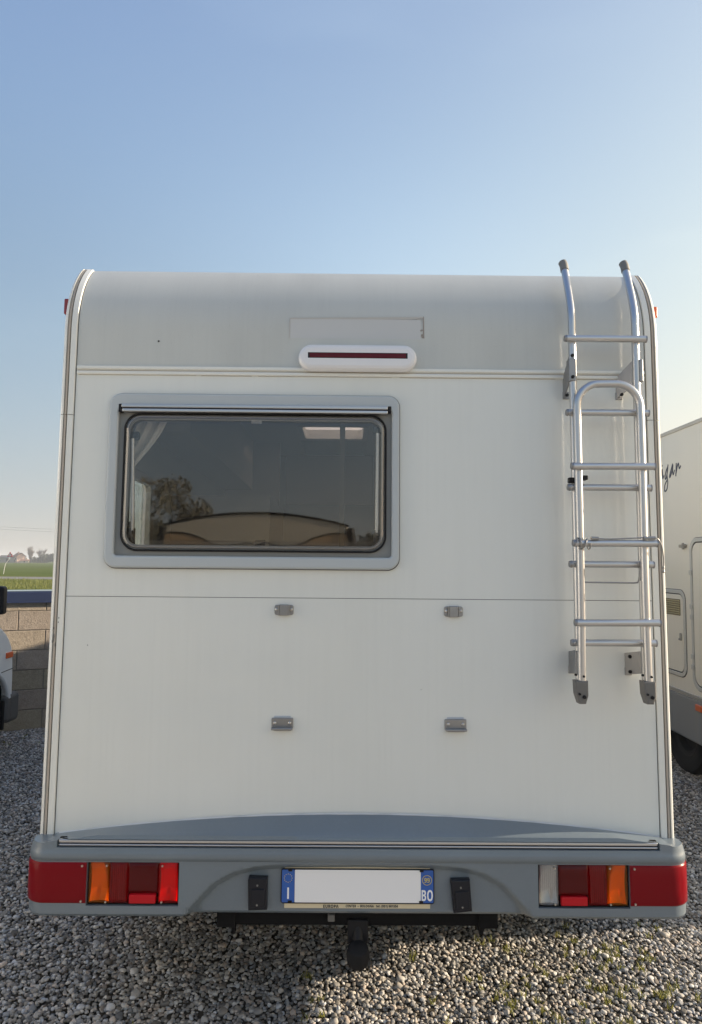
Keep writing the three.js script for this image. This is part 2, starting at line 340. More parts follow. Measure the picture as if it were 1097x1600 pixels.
// ------------------------------------------------------------------ shared builders
function wheelGeometries(r, w) {
  const h = w / 2, ty = [], k = r - .045; // lathe about y, later turned to lie along x
  const t = [[.6 * r, -h * .82], [.72 * r, -h * .98], [.86 * r, -h], [.95 * r, -h * .93], [r * .985, -h * .78]];
  const n = 4; for (let i = 0; i < n; i++) { const a = lerp(-h * .72, h * .72, i / n), b = lerp(-h * .72, h * .72, (i + 1) / n); t.push([r, a + .004], [r, b - .008], [r - .009, b - .006], [r - .009, b]); }
  t.push([r, h * .74], [r * .985, h * .78], [.95 * r, h * .93], [.86 * r, h], [.72 * r, h * .98], [.6 * r, h * .82], [.6 * r, -h * .82]);
  const tyre = toCreasedNormals(new THREE.LatheGeometry(t.map(p => new THREE.Vector2(...p)), 48), .5).rotateZ(Math.PI / 2);
  const q = [[.001, h * .25], [.1 * r, h * .3], [.18 * r, h * .2], [.42 * r, h * .35], [.5 * r, h * .7], [.585 * r, h * .8], [.6 * r, h * .84], [.6 * r, -h * .8], [.001, -h * .8]];
  const rim = toCreasedNormals(new THREE.LatheGeometry(q.map(p => new THREE.Vector2(...p)), 40), .5).rotateZ(-Math.PI / 2);
  return [tyre, rim];
}
function wheel(parent, x, y, z, geo, out = 1, rimM = M.rim) {
  const t = part(parent, 'wheel', geo[0], M.tyre); t.position.set(x, y, z); if (out < 0) t.rotation.y = Math.PI;
  part(t, 'rim', geo[1], rimM); return t;
}
const bolt = (x, y, z, r = .006) => new THREE.CylinderGeometry(r, r * 1.1, .006, 10).rotateX(Math.PI / 2).translate(x, y, z);

// ------------------------------------------------------------------ the motorhome seen from behind
const LEAN = -1.33 * D;
const mh = thing('motorhome', 'white coachbuilt motorhome seen from behind, with rear window, ladder and grey bumper', 'motorhome');
mh.rotation.x = LEAN;
const R = .39, YC = 2.554, BEND = 48 * D, ROOF = YC + R * Math.sin(BEND);
function rearPath(y0, y1, roofTo) {
  const p = [[0, y0, 1, 0]];
  if (y1 !== undefined) { p.push([0, y1, 1, 0]); return p; }
  for (let k = 0; k <= 18; k++) { const a = k / 18 * BEND; p.push([-R + R * Math.cos(a), YC + R * Math.sin(a), Math.cos(a), Math.sin(a)]); }
  p.push([-R + R * Math.cos(BEND) - .004, ROOF + .0006, .1, .995], [roofTo, ROOF, 0, 1]); return p;
}
const slab = (x0, x1, d0, d1) => [[x0, d0], [x1, d0], [x1, d1], [x0, d1]];
const PX0 = -1.0715, PX1 = 1.0815, OUT = 1.1305, XO = .0045; // panel edges, half width, middle
// rear panels: lower, middle with the window opening, and the curved top
part(mh, 'rear_panel', sweep(rearPath(.6, 1.5455), slab(PX0, PX1, -.03, 0)), M.panel);
{
  const s = shapeOf([[PX0, 1.5475], [PX1, 1.5475], [PX1, 2.392], [PX0, 2.392]]); s.holes.push(rrect(-.905, .12, 1.69, 2.25, .03, THREE.Path));
  part(mh, 'rear_panel', ext(s, .03, 0, -.03), M.panel);
  part(mh, 'rear_panel', sweep(rearPath(2.394, undefined, -.6), slab(PX0, PX1, -.03, 0), .3), M.panelTop, 'grimy curved top panel');
  // dark sealant behind the open joints
  parts(mh, 'joint_sealant', ([span(PX0 - .02, PX1 + .02, 1.53, 1.565, -.036, -.0035), ...[-1, 1].map(q => sweep(rearPath(.6, undefined, -.6), slab(q < 0 ? PX0 - .012 : PX1 - .006, q < 0 ? PX0 + .006 : PX1 + .012, -.034, -.003), .3))]), M.seam);
  // belt trim of three ribs
  parts(mh, 'belt_trim', ([span(PX0 + .002, PX1 - .002, 2.399, 2.412, -.01, .009, .003), span(PX0 + .002, PX1 - .002, 2.3925, 2.399, -.01, .004), span(PX0 + .002, PX1 - .002, 2.379, 2.3925, -.01, .0085, .004)]), M.trim);
  parts(mh, 'belt_sealant', [[-1.06, -.62], [-.6, -.41], [-.385, .12], [.15, .74], [.78, 1.06]].map(([a, b], i) => span(a, b, 2.3778 - .0004 * (i % 2), 2.3795, -.001, .0012)), M.insert);
  parts(mh, 'paint_chip', [[-1.109, 1.385, .007, .011], [-1.1065, 1.4, .004, .02], [-1.0915, 1.468, .003, .007], [-1.0925, 1.452, .003, .006], [-1.1, 1.372, .0035, .016], [-1.108, 1.43, .003, .009]].map(([x, y, w, h]) => ext(shapeOf([[x - w / 2, y - h * .3], [x, y - h / 2], [x + w / 2, y - h * .1], [x + w * .3, y + h / 2], [x - w * .4, y + h * .35]]), .0012, 0, .0064)), M.greyPlastic);
  part(mh, 'belt_insert', span(PX0 + .004, PX1 - .004, 2.3932, 2.3966, -.005, .0048), M.insert);
}
for (const q of [-1, 1]) { // corner trims, jointed at the same height on both sides
  const e = q < 0 ? PX0 - .0035 : PX1 + .0035, o = q < 0 ? XO - OUT + .0 : XO + OUT, X = t => lerp(e, o, t);
  const sec = []; const w = Math.abs(o - e), put = (t, d) => sec.push([X(t / w), d]);
  put(0, -.02); put(0, .004); put(.0015, .006); put(.021, .007); put(.022, -.004); put(.036, -.004); put(.037, .007); put(w - .013, .006);
  for (let k = 1; k <= 6; k++) { const a = k / 6 * Math.PI / 2; put(w - .013 + .013 * Math.sin(a), -.007 + .013 * Math.cos(a)); }
  put(w, -.045); put(w - .012, -.045);
  const secQ = q < 0 ? sec.slice().reverse() : sec;
  const low = part(mh, 'corner_trim', sweep([[0, .66, 1, 0], [0, 2.2215, 1, 0]], secQ, .5), M.trim);
  const up = part(mh, 'corner_trim', sweep([[0, 2.224, 1, 0], ...rearPath(2.224, undefined, -4).slice(1)], secQ, .5), M.trim);
  const ins = (t0, t1, a, b) => { const x0 = X(t0 / w), x1 = X(t1 / w); return slab(Math.min(x0, x1), Math.max(x0, x1), a, b); };
  part(low, 'trim_insert', sweep([[0, .66, 1, 0], [0, 2.2215, 1, 0]], ins(.0258, .0322, -.006, .0062), .4), M.insert);
  part(up, 'trim_insert', sweep([[0, 2.224, 1, 0], ...rearPath(2.224, undefined, -4).slice(1)], ins(.0258, .0322, -.006, .0062), .4), M.insert);
}
// side walls with rounded rear top; the left one has a window
{
  const side = () => { const s = new THREE.Shape(); s.moveTo(-4.05, .5); s.lineTo(-.03, .5); s.lineTo(-.03, YC); s.absarc(-R - .02, YC, R - .01, 0, BEND); s.lineTo(-4.05, ROOF - .01); s.closePath(); return s; };
  const l = side(); l.holes.push(rrect(-1.06, -.16, 1.58, 2.12, .04, THREE.Path));
  const put = (s, x) => ext(s, .035, 0, 0).rotateY(-Math.PI / 2).translate(x, 0, 0);
  const lw = part(mh, 'side_wall', put(l, XO - OUT + .002 + .035), M.panel);
  part(lw, 'window_frame', ext(ring(rrect(-1.08, -.14, 1.56, 2.14, .05), rrect(-1.03, -.19, 1.61, 2.09, .04, THREE.Path)), .03, .004).rotateY(-Math.PI / 2).translate(XO - OUT + .06, 0, 0), M.insideLight);
  part(lw, 'pane', span(XO - OUT + .015, XO - OUT + .016, 1.6, 2.1, -1.04, -.18), M.glass);
  part(mh, 'side_wall', put(side(), XO + OUT - .002), M.sideGloss);
}
{ // roof with a hatch, floor, front wall, inner rooms
  const s = shapeOf([[-1.1, .6], [1.1, .6], [1.1, 4.05], [-1.1, 4.05]]); s.holes.push(rrect(-.42, .1, 2.75, 3.25, .04, THREE.Path));
  part(mh, 'roof', ext(s, .04).rotateX(-Math.PI / 2).translate(0, ROOF - .04, 0), M.panelTop);
  const h = part(mh, 'roof_hatch', ext(rrect(-.45, .13, 2.72, 3.28, .06), .05, .015).rotateX(-Math.PI / 2).translate(0, ROOF + .03, 0), phys([.97, .92, .9], .9, { transmission: .9, thickness: 0 }), 'milky plastic roof hatch');
  part(h, 'hatch_frame', ext(ring(rrect(-.47, .15, 2.7, 3.3, .06), rrect(-.4, .08, 2.77, 3.23, .04, THREE.Path)), .09, .006).rotateX(-Math.PI / 2).translate(0, ROOF - .05, 0), M.insideLight);
  part(mh, 'floor', span(-1.09, 1.1, .56, .6, -4.05, -.035), M.dark);
  part(mh, 'front_wall', span(-1.12, 1.13, .6, 1.95, -4.09, -4.05), M.panel);
  parts(mh, 'interior_lining', ([span(-1.085, 1.095, 2.78, 2.8, -2.7, -.3), span(-1.085, -.44, 2.78, 2.8, -4, -2.7), span(.12, 1.095, 2.78, 2.8, -4, -2.7), span(-.05, 1.09, .62, 2.78, -1.75, -1.72)].slice(0, 3)), M.inside);
  parts(mh, 'wardrobe', ([span(.26, 1.09, .62, 2.77, -1.2, -.5), span(-.09, -.06, .62, 2.77, -1.75, -1.4), span(-1.08, -.5, .62, 2.1, -2.4, -1.5)]), M.wood);
  parts(mh, 'cupboard', ([span(-1.085, -.84, 2.35, 2.76, -3.2, -.9), span(.3, 1.09, .62, 2.77, -3.6, -2)]), M.inside);
  part(mh, 'bed', span(-1.07, .25, .62, 1.5, -1.3, -.06, .04), std([.2, .19, .2], .9));
  parts(mh, 'partition', ([span(-1.08, -.62, .62, 2.77, -3.3, -3.27), span(.2, 1.08, .62, 2.77, -3.72, -3.68), span(-.62, .2, 2.3, 2.77, -3.9, -3.87)]), M.wood);
  // overcab and cab, in front
  part(mh, 'overcab', ext(shapeOf([[-4.05, 1.95], [-4.0, ROOF - .02], [-4.1, ROOF - .02], [-4.28, 2.7], [-4.36, 2.3], [-4.3, 1.95]]), 2.2, .02).rotateY(-Math.PI / 2).translate(1.1, 0, 0), M.panel);
  const cab = shapeOf([[-4.06, .42], [-4.06, 1.94], [-4.14, 1.94], [-4.5, 1.36], [-4.84, 1.14], [-4.98, .9], [-5.0, .42], [-4.85, .42], [-4.82, .62], [-4.7, .74], [-4.5, .78], [-4.3, .74], [-4.18, .62], [-4.15, .42]]);
  const c = part(mh, 'cab', ext(cab, 1.86, .05).rotateY(-Math.PI / 2).translate(.93, 0, 0), M.white);
  part(c, 'windscreen', box(1.6, .62, .01, 0, 0, 0).rotateX(-Math.PI / 2 + 58 * D).translate(0, 1.67, -4.345), M.blackGloss);
  const w = wheelGeometries(.33, .2);
  for (const z of [-3.15, -4.5]) for (const q of [-1, 1]) wheel(mh, q * .86, .35 + z * .0232, z, w, q);
}
{ // grey side skirts
  const s = z0 => shapeOf([[-4.05, .36], [-3.58, .36], [-3.5, .6], [-3.15, .7], [-2.8, .6], [-2.72, .36], [-.62, .36], [-.5, .47], [-.45, .47], [-.45, .7], [-4.05, .7]]);
  for (const q of [-1, 1]) part(mh, 'side_skirt', ext(s(), .03, .005).rotateY(-Math.PI / 2).translate(XO + q * (OUT + .004) + (q < 0 ? .03 : 0), 0, 0), M.bumper);
}

// ---- rear window
{
  const win = part(mh, 'rear_window', ext(ring(rrect(-.9365, .149, 1.652, 2.304, .045), rrect(-.9, .12, 1.6965, 2.2435, .012, THREE.Path)), .024, .009, -.002, 16), M.frame, 'pale grey window surround');
  part(win, 'sealant_edge', ext(ring(rrect(-.9392, .1517, 1.649, 2.3072, .046), rrect(-.92, .13, 1.67, 2.29, .03, THREE.Path)), .006, 0, -.0025, 16), std([.08, .08, .08], .9));
  part(win, 'inner_frame', ext(ring(rrect(-.903, .123, 1.6935, 2.2465, .012), rrect(-.86, .081, 1.737, 2.206, .045, THREE.Path)), .03, .002, -.028), M.gasket);
  // bulged acrylic sheets: flat in the middle, rolled back at the rim
  const sheet = (x0, x1, y0, y1, r, z, roll) => {
    const outer = rrect(x0, x1, y0, y1, r).getPoints(14), cx = (x0 + x1) / 2, cy = (y0 + y1) / 2, rings = [[0, -roll], [.006, -roll * .45], [.014, -roll * .12], [.024, 0]], pos = [], idx = [], n = outer.length - (outer[0].distanceTo(outer[outer.length - 1]) < 1e-6 ? 1 : 0);
    for (const [d, dz] of rings) { const s = rrect(x0 + d, x1 - d, y0 + d, y1 - d, Math.max(.004, r - d)).getPoints(14); for (let i = 0; i < n; i++) pos.push(s[i].x, s[i].y, z + dz); }
    for (let k = 0; k < rings.length - 1; k++) for (let i = 0; i < n; i++) { const a = k * n + i, b = k * n + (i + 1) % n; idx.push(a, b, a + n, b, b + n, a + n); }
    const o = (rings.length - 1) * n, flat = []; for (let i = 0; i < n; i++) flat.push(new THREE.Vector2(pos[(o + i) * 3], pos[(o + i) * 3 + 1]));
    for (const t of THREE.ShapeUtils.triangulateShape(flat, [])) idx.push(o + t[0], o + t[1], o + t[2]);
    const g = new THREE.BufferGeometry(); g.setAttribute('position', new THREE.Float32BufferAttribute(pos, 3)); g.setIndex(idx); g.computeVertexNormals(); return g;
  };
  part(win, 'pane', sheet(-.879, .1, 1.7145, 2.231, .062, .026, .022), M.pane);
  part(win, 'inner_pane', sheet(-.862, .083, 1.7315, 2.214, .05, .006, .012), M.pane);
  part(win, 'pane_edge', ext(ring(rrect(-.8805, .1015, 1.713, 2.2325, .063), rrect(-.8735, .0945, 1.72, 2.2255, .057, THREE.Path)), .012, .003, 0, 14), M.black);
  part(win, 'pane_rib', ext(ring(rrect(-.8665, .0875, 1.727, 2.2185, .054), rrect(-.862, .083, 1.7315, 2.214, .05, THREE.Path)), .009, .002, .0065, 14), phys([.3, .3, .3], .3));
  for (const [a, b] of [[2.2465, 2.2595], [2.2305, 2.2425]]) part(win, 'hinge_rail', span(-.8865 + (a < 2.24 ? .003 : 0), .104, a, b, .004, .034, .003), M.alu);
  parts(win, 'rail_end', ([span(-.9, -.886, 2.231, 2.262, 0, .026, .004), span(.104, .118, 2.238, 2.262, 0, .026, .004), span(-.89, .108, 2.2425, 2.2465, 0, .022)]), M.black);
  for (const [x, lean, y0, y1] of [[-.8495, .006, 1.75, 2.15], [.064, -.001, 1.74, 2.18]]) {
    const st = part(win, 'stay', tube([[x + lean + .004, 1.79, -.006], [x - lean + .004, y1 - .015, -.006]], .0075, 4), M.stay);
    parts(win, 'stay_bracket', ([span(x - .014, x + .02, y1 - .016, y1 + .012, -.02, .0, .004), span(x - .012, x + .018, 1.735, 1.8, -.02, .0, .005), span(x - .004, x + .012, 1.795, 1.825, -.018, -.002, .004)]), M.black);
  }
  part(win, 'latch', merge([span(-.386, -.346, 1.738, 1.759, -.012, .003, .004), span(-.38, -.352, 1.752, 1.757, .003, .008, .002)]), M.black);
  part(win, 'catch_plate', span(-.408, -.367, 2.196, 2.212, -.01, .002, .003), phys([.45, .45, .45], .5));
}
// curtain drawn to the left, seen through the rear window
part(mh, 'curtain', grid(70, 24, (u, v) => { const y = lerp(2.27, 1.62, v), gather = smooth(0, .62, v), right = lerp(-.735, -.955, gather) + (v > .62 ? .0 : 0), x = lerp(-1.04, right, u); return [x, y, -.085 + .016 * Math.sin(u * 34 + 1.2 * Math.sin(u * 9)) + .006 * Math.sin(u * 71) - .03 * v, u * .8, y]; }), M.curtain);
part(mh, 'curtain', grid(50, 16, (u, v) => { const y = lerp(2.2, 1.6, v), x = lerp(.16, .24, u); return [x, y, -.09 + .012 * Math.sin(u * 30), u, y]; }), M.curtain);

// ---- third brake light, old sticker mark
{
  const b = part(mh, 'brake_light', ext(rrect(-.233, .214, 2.394, 2.4965, .051), .042, .0195, -.004, 14), phys([.8, .8, .81], .25, { clearcoat: .7, clearcoatRoughness: .08 }));
  part(b, 'lens_surround', span(-.197, .178, 2.4395, 2.4625, .03, .0385, .002), M.black);
  part(b, 'lens', span(-.19, .171, 2.442, 2.46, .03, .0395, .002), phys([.1, .006, .012], .2, { specularIntensity: .5 }));
  const st = part(mh, 'sticker_residue', ext(shapeOf([[-.2718, 2.527], [-.27, 2.608], [.24, 2.617], [.243, 2.6125], [.2, 2.607], [-.267, 2.604], [-.2685, 2.528]]), .0008, 0, .0002), std([.51, .5, .475], .9));
  part(st, 'sticker_edge', merge([ext(shapeOf([[.2385, 2.533], [.2395, 2.617], [.2425, 2.6195], [.2432, 2.57], [.2445, 2.5325]]), .001, 0, .0002), ...Array.from({ length: 16 }, () => { const x = rr(.229, .24), y = rr(2.533, 2.565); return span(x, x + rr(.002, .005), y, y + rr(.002, .004), .0002, .0011); })]), std([.33, .29, .26], .9));
  part(mh, 'sticker_patch', span(-.267, .23, 2.529, 2.606, -.001, .0003), phys([.56, .57, .565], .5, { clearcoat: .35 }));
}
// ---- four bicycle rack brackets
for (const [x, y, old] of [[-.272, 1.503, 0], [.349, 1.502, 0], [-.271, 1.0975, 1], [.354, 1.097, 1]]) {
  const k = old ? part(mh, 'rack_bracket', merge([span(x - .039, x + .039, y - .017, y + .019, -.002, .006, .002), span(x - .039, x + .039, y - .02, y - .012, .0, .026, .003), span(x - .03, x + .032, y - .024, y - .017, .0, .016, .002)]), M.steel)
    : part(mh, 'rack_bracket', merge([ext(rrect(x - .035, x + .035, y - .0185, y + .0185, .009), .006, .002, -.001), span(x - .017, x + .017, y - .02, y + .02, -.001, .016, .003), span(x - .021, x - .017, y - .019, y + .019, 0, .018, .001), span(x + .017, x + .021, y - .019, y + .019, 0, .018, .001)]), M.steel);
  for (const q of [-1, 1]) part(k, 'screw', new THREE.SphereGeometry(.0062, 12, 8).scale(1, 1, .7).translate(x + q * .0265, y + .002, .007), M.screw);
  if (old) part(k, 'backing_pad', span(x - .03, x + .03, y + .02, y + .026, -.001, .002), std([.45, .5, .56], .8));
}
// ---- side marker lights at the top corners
for (const q of [-1, 1]) {
  const x = XO + q * OUT;
  part(mh, 'marker_light', span(Math.min(x, x + q * .019), Math.max(x, x + q * .019), q > 0 ? 2.637 : 2.627, q > 0 ? 2.681 : 2.688, -.062, -.03, .004), q < 0 ? phys([.25, .02, .02], .3, { clearcoat: .6 }) : M.orange, q < 0 ? 'dark red marker light' : 'orange red marker light');
}
parts(mh, 'rivet', ([new THREE.SphereGeometry(.0035, 8, 6).translate(-.766, 2.511, .001), new THREE.SphereGeometry(.0017, 8, 6).translate(-.985, 1.37, .0005), new THREE.SphereGeometry(.0013, 8, 6).translate(.23, 1.22, .0005)]), M.black);

// ---- ladder: fixed upper section and a hinged section folded up in front of it
{
  const lad = new THREE.Group(); lad.name = 'ladder'; mh.add(lad);
  const rail = (x0, x1) => tube([[x0, 1.215, .078], [x0, 1.6, .079], [x0, 2.2, .08], [x0, 2.53, .08], [x0 + .001, 2.6, .077], [x1, 2.68, .048], [x1, 2.82, -.004]], .0135, 60, 14, .35);
  for (const [a, b] of [[.7815, .786], [1.016, 1.0215]]) {
    part(lad, 'rail', rail(a, b), M.alu);
    part(lad, 'rail_cap', tube([[b, 2.806, .001], [b, 2.832, -.009], [b - .003, 2.847, -.0155]], .016, 8, 12), M.capPlastic);
  }
  for (const y of [2.5035, 2.2265, 1.9525, 1.677, 1.401]) {
    part(lad, 'rung', tube([[.753, y, .097], [1.044, y + .001, .097]], .0125, 4, 14), M.alu);
    parts(lad, 'rung_plug', ([.7515, 1.0455].map(x => new THREE.CylinderGeometry(.011, .0135, .008, 12).rotateZ(Math.PI / 2).translate(x, y, .097))), M.aluDull);
  }
  // hinged section: one bent tube
  const xl = .777, xr = 1.0045, top = 2.3255, rad = .085, pts = [[xl - .006, 1.225, .132], [xl - .001, 1.6, .131], [xl, 2.0, .13], [xl, top - rad - .02, .13]];
  for (let k = 1; k < 8; k++) { const a = Math.PI - k / 8 * Math.PI / 2; pts.push([xl + rad + rad * Math.cos(a), top - rad + rad * Math.sin(a), .13]); }
  for (let k = 0; k < 8; k++) { const a = Math.PI / 2 - k / 8 * Math.PI / 2; pts.push([xr - rad + rad * Math.cos(a), top - rad + rad * Math.sin(a), .13]); }
  pts.push([xr, top - rad - .02, .13], [xr, 2.0, .13], [xr - .003, 1.6, .131], [xr - .002, 1.225, .132]);
  part(lad, 'folding_section', tube(pts, .0138, 160, 14, .4), M.alu);
  for (const y of [2.0205, 1.7485, 1.4735]) {
    part(lad, 'rung', tube([[.75, y, .149], [1.037, y + .002, .149]], .0125, 4, 14), M.alu);
    parts(lad, 'rung_plug', ([.7485, 1.0385].map(x => new THREE.CylinderGeometry(.011, .0135, .008, 12).rotateZ(Math.PI / 2).translate(x, y + .001, .149))), M.aluDull);
  }
  for (const x of [.769, 1.0025]) { // tapered plastic feet
    const f = part(lad, 'foot', ext(shapeOf([[x - .023, 1.276], [x + .02, 1.276], [x + .02, 1.226], [x + .011, 1.198], [x - .011, 1.198], [x - .021, 1.23]]), .045, .006, .104), M.greyPlastic);
    parts(f, 'foot_bolt', ([bolt(x + .004, 1.222, .151, .006), bolt(x - .012, 1.232, .151, .004)]), M.black);
    parts(lad, 'bolt', ([bolt(x + .005, 1.291, .1455, .004), bolt(x - .014, 1.293, .12, .004)]), M.black);
  }
  const plate = (c, t = .004) => { const p = c.map(q => V(...q)), n = p[1].clone().sub(p[0]).cross(p[3].clone().sub(p[0])).normalize().multiplyScalar(t), all = [...p, ...p.map(v => v.clone().add(n))], idx = [0, 2, 1, 0, 3, 2, 4, 5, 6, 4, 6, 7]; for (let i = 0; i < 4; i++) { const j = (i + 1) % 4; idx.push(i, j, i + 4, j, j + 4, i + 4); } const g = new THREE.BufferGeometry(); g.setAttribute('position', new THREE.Float32BufferAttribute(all.flatMap(v => [v.x, v.y, v.z]), 3)); g.setIndex(idx); return toCreasedNormals(g, .2); };
  const br = [
    [[[.768, 2.303, .002], [.77, 2.385, .002], [.772, 2.446, .066], [.772, 2.345, .066]], [.764, .79, 2.345, 2.43], [[.778, 2.312], [.776, 2.44], [.776, 2.36]]],
    [[[.969, 2.303, .002], [.971, 2.385, .002], [1.022, 2.448, .066], [1.022, 2.352, .066]], [1.022, 1.036, 2.345, 2.43], [[.984, 2.316]]],
    [[[.7675, 1.284, .002], [.7695, 1.362, .002], [.772, 1.372, .066], [.772, 1.292, .066]], [.764, .792, 1.29, 1.372], [[.78, 1.358], [.78, 1.304]]],
    [[[.974, 1.279, .002], [.974, 1.357, .002], [1.02, 1.372, .066], [1.02, 1.292, .066]], [1.022, 1.034, 1.292, 1.37], [[.985, 1.346], [.985, 1.292]]],
  ];
  for (const [c, k, bs] of br) {
    const b = part(lad, 'bracket', plate(c), M.aluDull);
    part(lad, 'bracket_clamp', span(k[0], k[1], k[2], k[3], .06, .096, .004), M.aluDull);
    part(lad, 'bracket_foot', span(c[0][0] - .001, c[0][0] + .024, c[0][1] - .002, c[0][1] + .026, -.001, .005, .002), M.steel);
    parts(lad, 'bracket_bolt', (bs.map(([x, y], i) => bolt(x, y, i && k[0] < .8 ? .098 : .022, .006))), M.black);
  }
  parts(lad, 'bracket_nut', ([new THREE.SphereGeometry(.011, 10, 8).translate(1.053, 2.412, .03), new THREE.SphereGeometry(.009, 10, 8).translate(1.057, 2.396, .028), new THREE.CylinderGeometry(.006, .006, .03, 8).rotateZ(Math.PI / 2).translate(1.042, 2.404, .05)]), M.steel);
  part(lad, 'stay_rod', poly([[.792, 1.735, .11], [.794, 1.613, .1], [.985, 1.612, .1], [.992, 1.615, .1], [1.006, 1.735, .112]], .0028, 8), M.steel);
  part(lad, 'stay_arm', poly([[.996, 1.62, .103], [1.01, 1.735, .112]], .0055, 8), M.aluDull);
  part(lad, 'retaining_clip', merge([span(.752, .795, 1.968, 1.988, .084, .104, .003), span(.794, .812, 1.976, 1.992, .1, .13, .003)]), M.black);
}
// ---- moulded bumper
const XB = .007, plan = (() => { // rounded plan line: left side, corner, rear face, corner, right side
  const W = 1.147, F = .085, rc = .075, list = [];
  const face = []; for (let x = 0; x <= W - rc + 1e-6; x += .0105) face.push(x);
  for (const e of [.615, .928, .9292, 1.035]) for (const d of [-.0006, .0006]) face.push(e + d);
  for (let k = 0; k < 16; k++) face.push(.48 + k * .0085);
  face.push(W - rc); face.sort((a, b) => a - b);
  const half = face.filter((x, i) => i === 0 || x - face[i - 1] > 2e-4).filter(x => x <= W - rc + 1e-6).map(x => [x, F, 0, 1]);
  for (let k = 1; k <= 12; k++) { const a = k / 12 * Math.PI / 2; half.push([W - rc + rc * Math.sin(a), F - rc + rc * Math.cos(a), Math.sin(a), Math.cos(a)]); }
  for (let k = 1; k <= 8; k++) half.push([W, F - rc - k * .06, 1, 0]);
  for (let i = half.length - 1; i > 0; i--) list.push([-half[i][0], half[i][1], -half[i][2], half[i][3]]);
  return list.concat(half);
})();
const yTop = x => .786 - .077 * Math.min(1.2, (x / 1.1) ** 2);
const archPts = [[0, .649], [.26, .646], [.36, .638], [.43, .621], [.5, .584], [.548, .536], [.594, .483], [.612, .455], [.635, .42]];
function archDepth(x, y) { // inside the plate bay: distance to its curved edge
  x = Math.abs(x); let d = 1e9, inside = true;
  for (let i = 0; i < archPts.length - 1; i++) { const [ax, ay] = archPts[i], [bx, by] = archPts[i + 1], t = clamp01(((x - ax) * (bx - ax) + (y - ay) * (by - ay)) / ((bx - ax) ** 2 + (by - ay) ** 2)); d = Math.min(d, Math.hypot(x - ax - t * (bx - ax), y - ay - t * (by - ay))); }
  let ay = archPts[archPts.length - 1][1]; for (let i = 0; i < archPts.length - 1; i++) if (x >= archPts[i][0] && x <= archPts[i + 1][0]) ay = lerp(archPts[i][1], archPts[i + 1][1], (x - archPts[i][0]) / (archPts[i + 1][0] - archPts[i][0]));
  if (x > .635) inside = false; return inside && y < ay ? d : -d;
}
const bProfile = [[.46, -.05], [.4625, -.02], [.469, -.006], [.478, 0], [.506, .001], [.64, .001], [.6505, .002], [.655, .006], [.662, .010], [.671, .0115], [.682, .009], [.694, .003], [.722, .002], [.735, -.002]];
const bOff = y => { for (let i = 0; i < bProfile.length - 1; i++) if (y <= bProfile[i + 1][0]) return lerp(bProfile[i][1], bProfile[i + 1][1], clamp01((y - bProfile[i][0]) / (bProfile[i + 1][0] - bProfile[i][0]))); return -.002; };
{
  const rows = [[.46, -.35], ...bProfile.map(p => [p[0]])].map(r => r[1] !== undefined ? r : [r[0]]);
  for (let y = .5095; y < .65; y += .0075) rows.push([y]);
  for (const y of [.505, .647, .6955, .7215]) for (const d of [-.0006, .0006]) rows.push([y + d]);
  rows.sort((a, b) => a[0] - b[0] || (a[1] ?? 0) - (b[1] ?? 0));
  const ys = rows.map(r => ({ y: r[0], flat: r[1] })).filter((r, i, a) => i < 2 || r.y - a[i - 1].y > 2e-4);
  const nTop = 9, nu = plan.length - 1, nv = ys.length - 1 + nTop + 1;
  const g = grid(nu, nv, (u, v) => {
    const i = Math.round(u * nu), j = Math.round(v * nv), [px, pz, nx, nz] = plan[i], onFace = nz === 1; let y, off;
    if (j < ys.length) {
      y = Math.min(ys[j].y, yTop(onFace ? px : 1.1)); off = ys[j].flat !== undefined ? ys[j].flat : bOff(y);
      if (ys[j].flat === undefined && onFace) {
        const ax = Math.abs(px);
        if (ax > .615 && ax < .928 && y > .505 && y < .647) off -= .05;
        if (ax < 1.035 && y > .6955 && y < .7215) off -= .026;
        off -= .03 * smooth(0, .03, archDepth(px, y)) * (y < .652 ? 1 : 0);
      }
      if (ys[j].flat !== undefined && nz < .3) off = -.06;
      if (!onFace && y > .65) off = lerp(-.006 * smooth(.65, .69, y) - .03 * smooth(.69, .735, y), off, nz);
    } else {
      const t = Math.min(1, (j - ys.length + 1) / nTop), top = yTop(onFace ? px : Math.sign(px) * 1.1);
      y = lerp(Math.min(.735, top), top, t); off = lerp(-.036 - .012 * t, lerp(-.002, -.078, Math.pow(t, 1.15)), nz); if (j === nv) off -= .06;
    }
    if (nz > 0 && nz < 1) off = Math.max(off, -.066);
    return [px + nx * off + XB, y, pz + nz * off, px, y];
  });
  const bump = part(mh, 'bumper', toCreasedNormals(g, .55), M.bumper, 'blue grey moulded plastic rear bumper');
  for (const [a, b] of [[.7085, .7195], [.6985, .7055]]) part(bump, 'trim_strip', span(-1.024, 1.038, a, b, .055, .083, .0032), M.alu);
  part(bump, 'strip_groove', span(-1.026, 1.04, .697, .721, .056, .066), M.dark);
  part(bump, 'sealant_bead', grid(120, 5, (u, v) => { const x = lerp(-1.06, 1.07, u), a = v * 6.283, r = .0035 + .0012 * Math.sin(u * 90) * Math.sin(u * 37); return [x + XB, yTop(x) - .001 + r * Math.cos(a), .007 + r * Math.sin(a)]; }), std([.6, .62, .64], .6));
}
